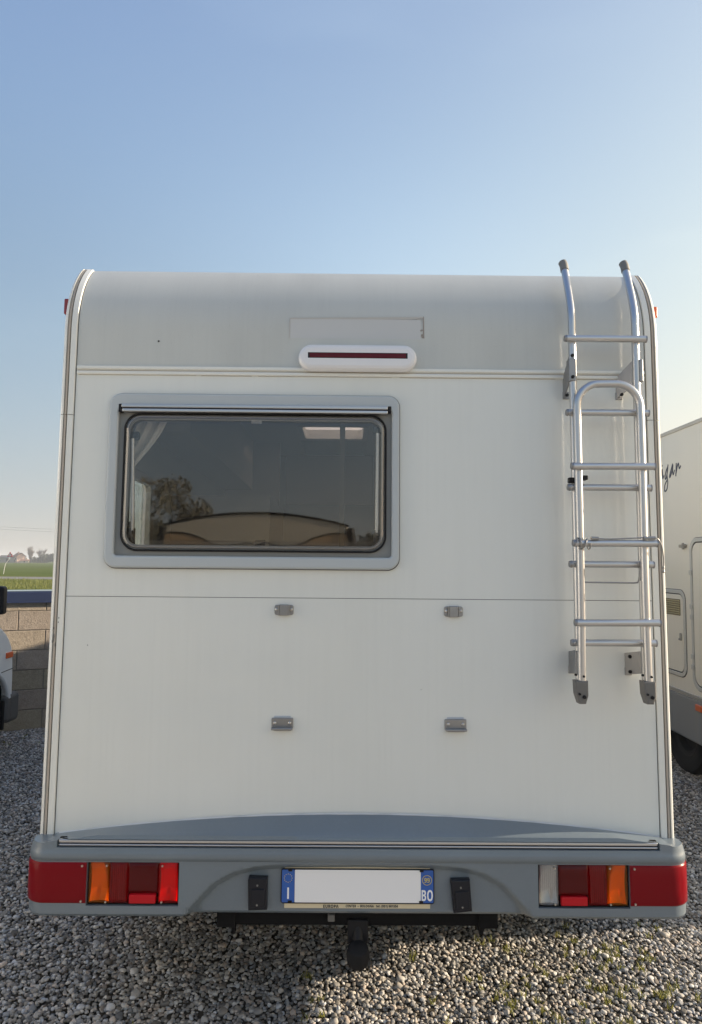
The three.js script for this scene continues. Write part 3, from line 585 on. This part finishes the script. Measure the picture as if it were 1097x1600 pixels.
// ---- lamps
function ribbed(x0, x1, y0, y1, z, pitch, amp, bulge = 0) {
  const n = Math.max(8, Math.round((x1 - x0) / pitch) * 6);
  const f = grid(n, 10, (u, v) => { const e = Math.min(u * (x1 - x0), (1 - u) * (x1 - x0), v * (y1 - y0), (1 - v) * (y1 - y0)), edge = smooth(0, .004, e); return [lerp(x0, x1, u), lerp(y0, y1, v), z + (edge - 1) * .006 + edge * amp * Math.abs(Math.sin(Math.PI * u * (x1 - x0) / pitch)) + bulge * Math.sin(Math.PI * v)]; });
  const skirt = grid(4, 1, (u, v) => { const c = [[x0, y0], [x1, y0], [x1, y1], [x0, y1], [x0, y0]][Math.round(u * 4)]; return [c[0], c[1], z - .006 - .018 * v]; });
  return merge([f, toCreasedNormals(skirt, .2)]);
}
function ribStrips(x0, x1, y0, y1, z, pitch) { // moulded ribs: a second thickness of plastic over half of each pitch
  const out = []; for (let x = x0 + pitch * .3; x + pitch * .5 < x1; x += pitch) out.push(new THREE.PlaneGeometry(pitch * .5, y1 - y0 - .008).translate(x + pitch * .25, (y0 + y1) / 2, z)); return merge(out);
}
function tailLight(q) {
  const s = x => q < 0 ? -x + 2 * XB : x; // mirror about the bumper middle
  const S = (a, b, ...r) => span(Math.min(s(a), s(b)), Math.max(s(a), s(b)), ...r);
  const Rs = (a, b, ...r) => ribStrips(Math.min(s(a), s(b)), Math.max(s(a), s(b)), ...r);
  const Rb = (a, b, ...r) => ribbed(Math.min(s(a), s(b)), Math.max(s(a), s(b)), ...r);
  const t = part(mh, 'tail_light', merge([S(.624, .934, .507, .6455, .0355, .038), S(.6245, .6265, .507, .6455, .037, .078), S(.9315, .9335, .507, .6455, .037, .078), S(.624, .934, .507, .509, .037, .078), S(.624, .934, .6435, .6455, .037, .078)]), M.dark, q < 0 ? 'left tail light cluster with bright red fog lamp' : 'right tail light cluster with clear reversing lamp');
  // silvered bowls behind the lenses
  const bowl = (a, b, y0, y1, m) => part(t, 'reflector', grid(14, 14, (u, v) => [s(lerp(a, b, u)), lerp(y0, y1, v), .0405 + .03 * Math.pow(Math.hypot((u - .5) * .8, v - .5) * 1.42, 2)]), m);
  bowl(.6275, .692, .51, .643, M.tray); bowl(.864, .931, .51, .643, M.tray); bowl(.8, .86, .51, .643, M.trayDark); bowl(.697, .8, .54, .643, M.dark);
  part(t, 'lens', Rb(.628, .693, .5105, .6425, .0815, .0062, .0014), q < 0 ? M.redBright : M.clear, q < 0 ? 'red fog lamp lens' : 'clear reversing lamp lens');
  part(t, 'lens', Rb(.6945, .797, .5435, .6425, .0815, .026, .0002), M.red);
  part(t, 'lens', Rb(.798, .861, .5105, .6425, .0815, .0062, .0012), M.red);
  part(t, 'lens', Rb(.8625, .9315, .5105, .6425, .0815, .0062, .0014), M.amber, 'amber indicator lens');
  part(t, 'lens_ribs', Rs(.628, .693, .5105, .6425, .0795, .0068), q < 0 ? M.redBright : M.clear);
  part(t, 'lens_ribs', Rs(.798, .861, .5105, .6425, .0795, .0068), M.red);
  part(t, 'lens_ribs', Rs(.8625, .9315, .5105, .6425, .0795, .0068), M.amber);
  part(t, 'reflex_reflector', S(.7, .79, .5125, .541, .07, .0865, .002), M.reflex);
  parts(t, 'lens_screw', ([[.679, .635], [.679, .5165], [.869, .635], [.869, .5165]].map(([x, y]) => bolt(s(x), y, .0835, .0032))), M.screw);
}
tailLight(-1); tailLight(1);
for (const q of [-1, 1]) { // red corner panels that wrap the bumper ends
  const idx = plan.map((p, i) => i).filter(i => plan[i][0] * q > .9274 && plan[i][1] > -.06), n = idx.length - 1, H = [.5115, .5135, .517, .52, .56, .6, .64, .643, .6465, .6485];
  const g = grid(n, H.length - 1, (u, v) => { const i = idx[Math.round(u * n)], [px, pz, nx, nz] = plan[i], j = Math.round(v * (H.length - 1)), e = Math.min(j, H.length - 1 - j), inner =  u === 0 || u === 1, o = [-.008, .002, .0045, .006, .0065][Math.min(e, 4)] * 1; return [px + nx * (inner ? -.006 : o) + XB, H[j], pz + nz * (inner ? -.006 : o), px, H[j]]; });
  const p = part(mh, 'corner_lamp_panel', toCreasedNormals(g, .5), M.redPanel, 'red plastic corner panel');
  parts(p, 'panel_screw', ([[.943, .637], [.943, .522]].map(([x, y]) => bolt(q * x + XB, y, .0925, .0035))), M.screw);
}
// ---- number plate with its holder, plate lamps
const fontB = await new FontLoader().loadAsync('fonts/droid/droid_sans_bold.typeface.json');
function text(str, size, x, y, z, sx = 1, depth = .0008) { const g = new TextGeometry(str, { font: fontB, size, depth, curveSegments: 4, bevelEnabled: false }); g.computeBoundingBox(); const b = g.boundingBox; g.translate(-(b.min.x + b.max.x) / 2, -(b.min.y + b.max.y) / 2, 0); g.scale(sx, 1, 1); return g.translate(x, y, z); }
{
  const z = .0585, ps = .0045;
  const hd = part(mh, 'plate_holder', merge([span(-.249, .254, .489, .626, z - .006, z + .002, .0015)]), M.cream, 'cream dealer plate holder');
  part(hd, 'dealer_lettering', merge([text('EUROPA', .0105, -.088, .496, z + .0021, .95), text('CENTER  -  BOLOGNA   tel. (051) 981554', .0082, .053, .4965, z + .0021, .86)]), M.ink);
  const pl = part(mh, 'licence_plate', ext(rrect(-.261, .268, .5065, .6215, .009), .006, .0015, z + .002), M.blackGloss, 'blank white licence plate with blue end bands');
  part(pl, 'plate_field', ext(rrect(-.213, .221, .511, .6185, .002), .002, .0005, z + .007), M.plateWhite);
  part(pl, 'blue_band', ext(rrect(-.2575, -.2135, .511, .6185, .004), .002, .0005, z + .007), M.plateBlue);
  part(pl, 'blue_band', ext(rrect(.2215, .2645, .511, .6185, .004), .002, .0005, z + .007), M.plateBlue);
  part(pl, 'letter_i', span(-.2385, -.2325, .523, .56, z + .009, z + .0098), M.plateWhite);
  part(pl, 'letters_bo', text('BO', .036, .243, .536, z + .0091, .62), M.plateWhite);
  part(pl, 'year_mark', merge([text('99', .0155, .2425, .586, z + .0091, .85), new THREE.TorusGeometry(.0158, .0011, 6, 32).translate(.2425, .586, z + .0091)]), M.plateYellow);
  part(pl, 'star_ring', merge(Array.from({ length: 12 }, (_, k) => { const a = k / 12 * 6.283, s = new THREE.Shape(); for (let i = 0; i < 10; i++) { const b = i / 10 * 6.283 + Math.PI / 2, r = i % 2 ? .0009 : .0022; s[i ? 'lineTo' : 'moveTo'](-.236 + .0135 * Math.cos(a) + r * Math.cos(b), .591 + .0135 * Math.sin(a) + r * Math.sin(b)); } return new THREE.ExtrudeGeometry(s, { depth: .0006, bevelEnabled: false }).translate(0, 0, z + .009); })), M.plateYellow);
  parts(pl, 'fixing_cap', ([[-.229, .617], [-.229, .514], [.224, .617], [.222, .515]].map(([x, y]) => box(.014, .007, .005, x, y, z + .0105, .002))), M.black);
  for (const [x, y, t] of [[-.338, .5445, .02], [.36, .541, .09]]) {
    const k = part(mh, 'plate_lamp', ext(shapeOf([[-.033, -.055], [.031, -.054], [.033, .05], [-.031, .054], [-.034, .044]]), .028, .005), M.blackGloss, x < 0 ? 'black plate lamp left of the plate' : 'black tilted plate lamp right of the plate');
    k.position.set(x, y, .054); k.rotation.z = t;
    part(k, 'lamp_lens', ext(rrect(-.024, .024, -.044, .016, .004), .006, .002, .0262), M.blackGloss);
    parts(k, 'lamp_screw', ([bolt(-.001, .028, .0285, .003), bolt(-.002, -.034, .033, .003)]), M.steel);
  }
}
// ---- tow bar and underside
{
  const tow = part(mh, 'tow_bar', merge([span(-.44, .45, .395, .475, -.1, -.02, .004), span(-.49, -.425, .395, .48, -.12, .0, .004), span(.435, .5, .395, .48, -.12, .0, .004)]), M.dark);
  part(tow, 'tow_neck', merge([span(-.03, .044, .34, .42, -.03, -.005, .006), tube([[.007, .41, -.03], [.007, .36, -.01], [.007, .33, .005], [.007, .32, .02]], .02, 16)]), M.black);
  part(tow, 'tow_ball_cap', new THREE.LatheGeometry([[.001, .0], [.026, .003], [.036, .014], [.04, .032], [.0405, .05], [.036, .056], [.036, .07], [.03, .076], [.001, .078]].map(p => new THREE.Vector2(...p)), 28).rotateX(.35).translate(.007, .284, .02), M.rubber, 'black rubber tow ball cap');
  parts(tow, 'tow_bracket', ([span(-.446, -.434, .345, .41, -.09, -.06), shapeExt([[.43, .41], [.478, .41], [.46, .345], [.448, .34]], .012, -.08)]), M.dark);
  part(tow, 'socket', span(-.1, -.075, .415, .44, -.02, .0, .004), M.greyPlastic);
  parts(mh, 'chassis_rail', ([span(-.5, -.42, .42, .54, -4, -.1), span(.42, .5, .42, .54, -4, -.1), span(-1, 1, .3, .37, -3.2, -3.1), span(-.3, .3, .42, .55, -2.2, -1.5, .03)]), M.dark);
}
function shapeExt(pts, d, z) { return ext(shapeOf(pts), d, 0, z); }
// steel cable looped over the hinged section's middle rung
{
  const loop = []; for (let k = 0; k <= 44; k++) { const a = k / 44 * 6.283 * 3; loop.push([.752 + .012 * k / 11 + .008 * Math.sin(a * .5), 1.748 + .019 * Math.sin(a), .149 + .02 * Math.cos(a)]); }
  const run = [[.815, 1.766, .158], [.87, 1.764, .155], [.94, 1.767, .154], [1.0, 1.77, .155], [1.035, 1.768, .158], [1.052, 1.752, .15], [1.068, 1.725, .13], [1.077, 1.69, .115], [1.078, 1.655, .108]];
  const c = thing('steel_cable', 'thin steel cable looped round the ladder rung with its end hanging free', 'cable'); c.rotation.x = LEAN;
  part(c, 'cable', merge([tube(loop, .0026, 220, 8), tube(run, .0024, 90, 8)]), M.steel);
  parts(c, 'ferrule', ([tube([[.806, 1.766, .159], [.832, 1.766, .157]], .006, 3), tube([[.99, 1.768, .157], [1.03, 1.769, .158]], .0062, 3), new THREE.SphereGeometry(.005, 8, 6).translate(1.078, 1.668, .109), new THREE.SphereGeometry(.0055, 8, 6).translate(1.078, 1.653, .108)]), M.steel);
}

// ------------------------------------------------------------------ the cream motorhome parked on the right
{
  const X = 2.62, nb = thing('cream_motorhome', 'cream motorhome with grey skirt and blue script lettering, parked on the right', 'motorhome', [X, 0, -3.7]);
  const Z = z => z + 3.7, onSide = g => g.rotateY(-Math.PI / 2); // shapes drawn as (z, y), facing -x
  const H = 2.775, zr = 2.5, zf = -2.6;
  const body = shapeOf([[zf, .66], [zr, .66], [zr, 2.66], [zr - .12, H], [zf + .3, H], [zf - .35, 2.5], [zf - .4, 2.0], [zf, 1.9]]);
  part(nb, 'body', onSide(ext(body, 2.2, .0)), M.neighbour).position.x = 2.2;
  parts(nb, 'roof_trim', ([span(-.008, .03, H - .02, H + .012, zf + .3, zr - .1, .006), span(2.17, 2.208, H - .02, H + .012, zf + .3, zr - .1, .006)]), std([.5, .48, .43], .5));
  parts(nb, 'skirt_trim', ([span(-.01, .02, .68, .692, zf, zr, .003), span(-.006, .02, .664, .678, zf, zr, .003)]), std([.42, .41, .38], .5));
  const arch = (zc, r) => { const p = []; for (let k = 0; k <= 14; k++) { const a = k / 14 * Math.PI; p.push([zc - r * Math.cos(a) * -1, .3 + r * Math.sin(a)]); } return p.reverse(); };
  const sk = [[zf, .66], [zf, .33], [zr, .33], [zr, .66]];
  parts(nb, 'skirt', ([onSide(ext(shapeOf(sk), .04, .012)).translate(.036, 0, 0), onSide(ext(shapeOf(sk), .04, .012)).translate(2.204, 0, 0), span(.02, 2.18, .33, .66, zr - .04, zr, .01)]), M.neighbourSkirt);
  part(nb, 'underfloor', span(.05, 2.15, .4, .66, zf, zr - .05), M.dark);
  const w = wheelGeometries(.34, .21); for (const z of [.48, -2.2]) for (const [x, q] of [[.2, -1], [2.0, 1]]) wheel(nb, x, .335, z, w, q, M.rimDark);
  part(nb, 'rear_bumper', span(.02, 2.18, .36, .6, zr, zr + .1, .03), M.neighbourSkirt);
  // locker door with vent
  const frame = (z0, z1, y0, y1, r, name, m1) => {
    const f = part(nb, name, onSide(ext(ring(rrect(Z(z0), Z(z1), y0, y1, r), rrect(Z(z0) + .03, Z(z1) - .03, y0 + .03, y1 - .03, r - .02, THREE.Path)), .009, .003)).translate(.0005, 0, 0), m1);
    part(f, 'door_gap', onSide(ext(ring(rrect(Z(z0) + .029, Z(z1) - .029, y0 + .029, y1 - .029, r - .02), rrect(Z(z0) + .04, Z(z1) - .04, y0 + .04, y1 - .04, r - .025, THREE.Path)), .0015, 0)).translate(-.0005, 0, 0), M.seam);
    part(f, 'door_leaf', onSide(ext(rrect(Z(z0) + .038, Z(z1) - .038, y0 + .038, y1 - .038, r - .022), .006, .002)).translate(0, 0, 0), M.neighbour);
    part(f, 'outer_seal', onSide(ext(ring(rrect(Z(z0) - .004, Z(z1) + .004, y0 - .004, y1 + .004, r + .004), rrect(Z(z0) + .004, Z(z1) - .004, y0 + .004, y1 - .004, r, THREE.Path)), .002, 0)).translate(-.0003, 0, 0), M.seam);
    return f;
  };
  const frameM = phys([.5, .5, .47], .4, { clearcoat: .4 });
  const l1 = frame(-3.55, -2.925, .795, 1.48, .085, 'locker_door', frameM);
  part(l1, 'vent_recess', onSide(ext(rrect(Z(-3.36), Z(-3.0), 1.275, 1.405, .01), .004, .001)).translate(-.006, 0, 0), std([.2, .17, .1], .7));
  for (let k = 0; k < 7; k++) { const s = part(l1, 'vent_slat', onSide(box(.35, .011, .004, Z(-3.18), 0, 0)), M.vent); s.rotation.z = .7; s.position.set(-.012, 1.287 + k * .0175, 0); }
  part(l1, 'lock', merge([onSide(ext(rrect(Z(-3.01), Z(-2.985), 1.08, 1.14, .01), .012, .003)).translate(-.006, 0, 0), span(-.03, -.012, 1.085, 1.1, Z(-3.0), Z(-2.99), .003)]), std([.3, .3, .28], .4));
  const l2 = frame(-2.83, -2.08, .735, 1.885, .1, 'garage_door', frameM);
  parts(l2, 'hinge', ([[1.62], [1.36], [1.28], [.98], [.9]].map(([y]) => span(-.016, 0, y - .018, y + .018, Z(-2.835), Z(-2.8), .003))), frameM);
  part(nb, 'door_catch', merge([span(-.03, 0, 1.815, 1.84, Z(-2.96), Z(-2.88), .006), span(-.035, -.02, 1.8, 1.85, Z(-2.9), Z(-2.88), .004)]), std([.33, .31, .27], .5));
  part(nb, 'side_marker', merge([box(.02, .05, .09, -.008, .605, Z(-2.745), .008)]), M.orange, 'orange side marker');
  // the end of a script name, drawn as flat strokes on the side
  const P = (z, y) => [-.0015, y, Z(z)], st = (pts, r) => tube(pts.map(p => P(...p)), r * 1.3, 36, 6).scale(.25, 1, 1);
  part(nb, 'script_lettering', merge([
    st([[-3.285, 2.43], [-3.272, 2.485], [-3.268, 2.44], [-3.262, 2.405], [-3.24, 2.43]], .006), st([[-3.268, 2.508], [-3.264, 2.52]], .005),
    st([[-3.165, 2.495], [-3.2, 2.46], [-3.222, 2.41], [-3.205, 2.395], [-3.178, 2.45], [-3.163, 2.51]], .0062), st([[-3.163, 2.505], [-3.185, 2.43], [-3.175, 2.36], [-3.195, 2.305], [-3.235, 2.295], [-3.228, 2.345], [-3.19, 2.38]], .006),
    st([[-3.08, 2.505], [-3.11, 2.46], [-3.14, 2.41], [-3.132, 2.4], [-3.1, 2.44], [-3.078, 2.49]], .0062), st([[-3.078, 2.495], [-3.085, 2.44], [-3.075, 2.415], [-3.052, 2.45]], .0062),
    st([[-3.02, 2.502], [-3.025, 2.45], [-3.032, 2.395]], .0068), st([[-3.03, 2.41], [-3.005, 2.47], [-2.985, 2.495], [-2.978, 2.475], [-2.97, 2.45], [-2.945, 2.47]], .0062),
  ]), M.ink2, 'navy script lettering');
}

// ------------------------------------------------------------------ the white van at the left edge
{
  const vn = thing('white_van', 'white van with black mirror and grey bumper, cut off at the left edge', 'van', [-3.9, 0, -2]);
  const Z = z => z + 2, side = g => g.rotateY(-Math.PI / 2), r = .42, zc = Z(-3.26);
  const s = new THREE.Shape(); s.moveTo(Z(1.6), .35); s.lineTo(Z(1.6), 2.7); s.lineTo(Z(-1.9), 2.7); s.lineTo(Z(-1.95), 1.95); s.lineTo(Z(-2.2), 1.9); s.lineTo(Z(-2.75), 1.28);
  s.quadraticCurveTo(Z(-3.2), 1.19, Z(-3.46), 1.1); s.quadraticCurveTo(Z(-3.62), 1.04, Z(-3.695), .9); s.quadraticCurveTo(Z(-3.735), .8, Z(-3.735), .54); s.lineTo(Z(-3.735), .47); s.lineTo(zc - .395, .47);
  s.absarc(zc, .33, r, Math.PI - .34, .05, true); s.closePath();
  const b = part(vn, 'body', side(ext(s, 1.8, .02)).translate(.9, 0, 0), M.white);
  const arc = []; for (let k = 0; k <= 20; k++) { const a = .1 + (Math.PI - .42) * k / 20; arc.push([.892, .33 + (r + .012) * Math.sin(a), zc + (r + .012) * Math.cos(a)]); }
  part(vn, 'wheel_arch', tube(arc, .024, 40, 10), M.white);
  part(vn, 'wheel_well', span(-.86, .86, .3, .76, zc - .36, zc + .42), M.dark);
  part(vn, 'bonnet_seam', merge([poly([[.9015, .715, Z(-3.73)], [.9015, .7, Z(-3.4)], [.9015, .69, Z(-2.9)]], .003, 6)]), M.seam);
  part(vn, 'indicator', span(.893, .912, .815, .865, Z(-3.7), Z(-3.585), .006), M.orange);
  const bp = part(vn, 'bumper', merge([span(-.915, .915, .24, .5, Z(-3.86), Z(-3.66), .045), span(.82, .91, .26, .49, Z(-3.85), zc - .36, .03)]), std([.1, .1, .1], .6));
  part(vn, 'mud_flap', span(.66, .89, .2, .45, Z(-3.63), Z(-3.6), .008), M.rubber);
  const w = wheelGeometries(.33, .2); for (const z of [-3.19, .3]) for (const q of [-1, 1]) wheel(vn, q * .78, .33, Z(z), w, q);
  const m = part(vn, 'mirror', merge([box(.2, .235, .09, .905, 1.335, Z(-3.32), .025), poly([[.8, 1.25, Z(-3.25)], [.86, 1.3, Z(-3.3)]], .02)]), M.black);
  part(m, 'mirror_glass', ext(rrect(.82, .98, 1.235, 1.375, .015), .004, .001, Z(-3.272)), M.mirrorGlass);
  part(vn, 'side_window', span(.9, .906, 1.32, 1.85, Z(-2.6), Z(-2.0), .002), M.blackGloss);
  part(vn, 'windscreen', box(1.6, .8, .01).rotateX(-Math.PI / 2 + 48 * D).translate(0, 1.6, Z(-2.49)), M.blackGloss);
}

// ------------------------------------------------------------------ a camper behind the photographer, seen in the rear window
{
  const cx = -1.06, zz = 5.2, cp = thing('cream_camper', 'cream camper with an arched front, mirrored in the rear window', 'camper', [cx, 0, zz]);
  const arch = (w, yb, top) => { const s = new THREE.Shape(); s.moveTo(-w - .06, yb); for (let k = 0; k <= 24; k++) { const t = lerp(-1, 1, k / 24); s.lineTo(t * w, lerp(top, top - .14, t * t)); } s.lineTo(w + .06, yb); s.closePath(); return s; };
  const cm = phys([.74, .66, .52], .4, { clearcoat: .5 });
  part(cp, 'body', ext(arch(1.03, .5, 2.46), 5, .02), cm);
  part(cp, 'roof_edge', tube(Array.from({ length: 17 }, (_, k) => { const t = lerp(-1, 1, k / 16); return [t * 1.04, lerp(2.465, 2.325, t * t), -.004]; }), .013, 60, 8), M.black);
  for (const q of [-1, 1]) {
    part(cp, 'stripe', tube([[q * 1.03, 2.235, -.002], [q * .85, 2.235, -.002], [q * .66, 2.19, -.002], [q * .5, 2.11, -.002], [q * .4, 2.06, -.002]], .009, 40, 8), M.black);
    part(cp, 'lower_panel', ext(shapeOf([[q * 1.06, 1.7], [q * 1.035, 2.23], [q * .85, 2.228], [q * .66, 2.182], [q * .5, 2.102], [q * .4, 2.05], [q * .4, 1.7]]), .004, 0, -.003), phys([.62, .42, .24], .5));
    part(cp, 'pillar', poly([[q * 1.05, 2.3, .02], [q * 1.12, 1.9, .02], [q * 1.16, 1.3, .02]], .05), M.black);
    part(cp, 'emblem', merge([0, 1, 2, 3].map(k => tube([[q * .0 + q * .04 * k, 2.09 + .012 * k, -.003], [q * (.1 + .05 * k), 2.13 - .014 * k, -.003], [q * (.2 + .03 * k), 2.11 - .02 * k, -.003]], .006, 10, 6))), M.black);
  }
  part(cp, 'windscreen', ext(rrect(-.9, .9, 1.2, 1.72, .08), .01, .003, -.008), M.blackGloss);
  part(cp, 'grille', ext(rrect(-.6, .6, .7, 1.0, .05), .02, .005, -.015), M.black);
  const w = wheelGeometries(.33, .2); for (const z of [.7, 3.6]) for (const q of [-1, 1]) wheel(cp, q * .86, .33, z, w, q);
}

// ------------------------------------------------------------------ trees
function branches(h, spread, levels, kids, r0, top = 1) {
  const out = [], go = (p, d, len, r, lv) => {
    const e = p.clone().addScaledVector(d, len), c = new THREE.CylinderGeometry(r * .62, r, len, lv > 1 ? 4 : 6, 1, true);
    c.applyQuaternion(new THREE.Quaternion().setFromUnitVectors(V(0, 1, 0), d)); c.translate((p.x + e.x) / 2, (p.y + e.y) / 2, (p.z + e.z) / 2); out.push([lv, c]);
    if (lv < levels) for (let k = 0; k < kids; k++) { const a = rr(0, 6.283), t = rr(.4, 1.5) * spread, n = V(Math.cos(a) * t, 1, Math.sin(a) * t).normalize().lerp(d, .25).normalize(); go(p.clone().lerp(e, rr(lv ? .25 : .35, 1)), n, len * rr(.62, .86), r * .6, lv + 1); }
  };
  go(V(0, 0, 0), V(rr(-.05, .05), 1, rr(-.05, .05)).normalize(), h * .3, r0, 0); return out;
}
function bareTree(label, x, z, h, spread) {
  const t = thing('bare_tree', label, 'tree', [x, 0, z], undefined), b = branches(h, spread, 5, 4, h * .026);
  const split = [b.filter(q => q[0] < 2), b.filter(q => q[0] >= 2)];
  part(t, 'trunk', merge(split[0].map(q => q[1])), M.bark); part(t, 'crown', merge(split[1].map(q => q[1])), std([.13, .11, .1], .9));
}
function leafyTree(name, label, cat, x, z, h, w, count, size, m) {
  const t = thing(name, label, cat, [x, 0, z]), b = branches(h * .8, .9, 2, 4, h * .02); part(t, 'trunk', merge(b.map(q => q[1])), M.bark);
  const pos = [], cl = Array.from({ length: 26 }, () => [rr(-1, 1) * w * .5, h * rr(.3, .92), rr(-1, 1) * w * .5, rr(.12, .26) * w]).filter(c => Math.hypot(c[0], c[2]) / (w * .5) + Math.pow((c[1] / h - .5) * 1.7, 2) < 1.2), v = V(), q = new THREE.Quaternion();
  for (let i = 0; i < count; i++) {
    const c = cl[Math.floor(rnd() * cl.length)]; v.set(rr(-1, 1), rr(-1, 1), rr(-1, 1)).normalize().multiplyScalar(c[3] * Math.cbrt(rnd())).add(V(c[0], c[1], c[2]));
    q.setFromEuler(new THREE.Euler(rr(0, 6.28), rr(0, 6.28), rr(0, 6.28))); const s = size * rr(.6, 1.3);
    for (const p of [[-.5, 0], [.5, 0], [0, 1.2]]) { const k = V(p[0] * s, p[1] * s, 0).applyQuaternion(q).add(v); pos.push(k.x, k.y, k.z); }
  }
  const g = new THREE.BufferGeometry(); g.setAttribute('position', new THREE.Float32BufferAttribute(pos, 3)); g.computeVertexNormals(); part(t, 'crown', g, m);
}
leafyTree('bushy_tree', 'dark bushy tree mirrored at the left of the rear window', 'tree', -6.9, 22, 5.6, 3.4, 13000, .1, M.leaf);
leafyTree('bushy_tree', 'small dark tree mirrored at the right of the rear window', 'tree', 1.1, 22, 4.1, 2.2, 4000, .1, M.leaf);

// far away: houses, trees, road sign and overhead wires
bareTree('tallest bare tree right of the far farmhouse', -146.6, -320, 9.5, .9);
bareTree('second bare tree, nearer the motorhome corner trim', -142.8, -322, 8.6, .9);
bareTree('low bare tree between the pink farmhouse and the tallest tree', -148.9, -324, 6.4, 1);
leafyTree('far_thicket', 'grey green thicket at the field edge beside the motorhome', 'shrub', -137.2, -320, 3.6, 7.5, 2200, .5, M.leafDark);
leafyTree('far_thicket', 'low dark hedge under the bare trees', 'shrub', -145, -326, 2.2, 6.5, 1500, .4, M.leafDark);
function house(name, label, x, z, w, h, d, roofH, wallM, roofM, turn, wins) {
  const o = thing(name, label, 'house', [x, 0, z]); o.rotation.y = turn;
  part(o, 'wall', merge([ext(shapeOf([[-d / 2, 0], [d / 2, 0], [d / 2, h], [0, h + roofH], [-d / 2, h]]), w).rotateY(-Math.PI / 2).translate(w / 2, 0, 0)]), wallM);
  for (const q of [-1, 1]) { const L = Math.hypot(d / 2, roofH) + .4; const rf = part(o, 'roof', box(w + .6, .15, L), roofM); rf.position.set(0, h + roofH / 2 + .02, q * (d / 4 + .1)); rf.rotation.x = q * Math.atan2(roofH, d / 2); if (q > 0 && wins) part(rf, 'chimney', box(.5, 1, .5, w * .2, .5, -.8), wallM); }
  for (const [a, b, ww, hh] of wins || []) { const k = part(o, 'window', box(ww, hh, .1, a, b, d / 2 + .02), M.dark); }
  return o;
}
const pinkW = std([.62, .42, .33], .9), roofT = std([.3, .14, .09], .9), barnW = std([.14, .16, .15], .9), barnR = std([.1, .1, .1], .9), pale = std([.55, .48, .38], .9);
house('barn', 'long dark grey barn behind the warning sign', -157.6, -322, 6.6, 2.3, 6, 1.0, barnW, barnR, .25, [[0, 1.1, 1.4, 1.8]]);
house('farmhouse', 'pink farmhouse with sunlit gable right of the dark barn', -152.4, -321, 4.2, 3.0, 4, 1.4, pinkW, roofT, -.7, [[-1, 1.8, .6, .9], [.8, 1.8, .6, .9], [0, .8, .7, 1.4]]);
house('shed', 'low pale shed right of the farmhouse', -148.3, -318, 3.4, 1.0, 2.5, .4, pale, roofT, .2, [[0, .5, .5, .6]]);
{
  const x = -37.58, z = -75, s = thing('warning_sign', 'red and white triangular warning sign on a bent pole across the field', 'sign', [x, 0, z]);
  const T = (r, y0) => { const h = r * .866; return [[-r / 2, y0], [r / 2, y0], [0, y0 + h]]; };
  part(s, 'sign_panel', ext(shapeOf(T(.62, 1.95)), .03, 0), phys([.5, .03, .03], .4)); part(s, 'sign_face', ext(shapeOf([[-.19, 2.03], [.19, 2.03], [0, 2.34]]), .006, 0, .03), M.plateWhite);
  part(s, 'sign_symbol', box(.04, .14, .004, 0, 2.13, .039), M.ink);
  part(s, 'supplementary_plate', box(.14, .26, .03, -.06, 1.79, .03), M.plateWhite);
  part(s, 'pole', tube([[-.08, 1.68, 0], [-.16, 1.55, .0], [-.42, 1.22, 0], [-.52, .9, 0], [-.6, .4, 0], [-.66, -.1, 0]], .032, 40, 8), std([.6, .6, .58], .5));
}
{
  const w = thing('overhead_wires', 'pair of thin overhead wires crossing the pale sky above the field', 'wires', [-58, 0, -120]);
  for (const dy of [0, -.45]) part(w, 'wire', tube([[-40, 8.6 + dy, 0], [-10, 7.65 + dy, 0], [8, 6.95 + dy, 0], [40, 6.4 + dy, 0]], .016, 60, 5), std([.3, .3, .3], .7));
  for (const [q, h] of [[-40, 9.1], [40, 6.9]]) part(w, 'utility_pole', merge([new THREE.CylinderGeometry(.1, .14, h, 8).translate(q, h / 2, 0), box(.1, .1, 1.2, q, h - .4, 0)]), M.bark);
}
shade(scene);
renderer.render(scene, camera);
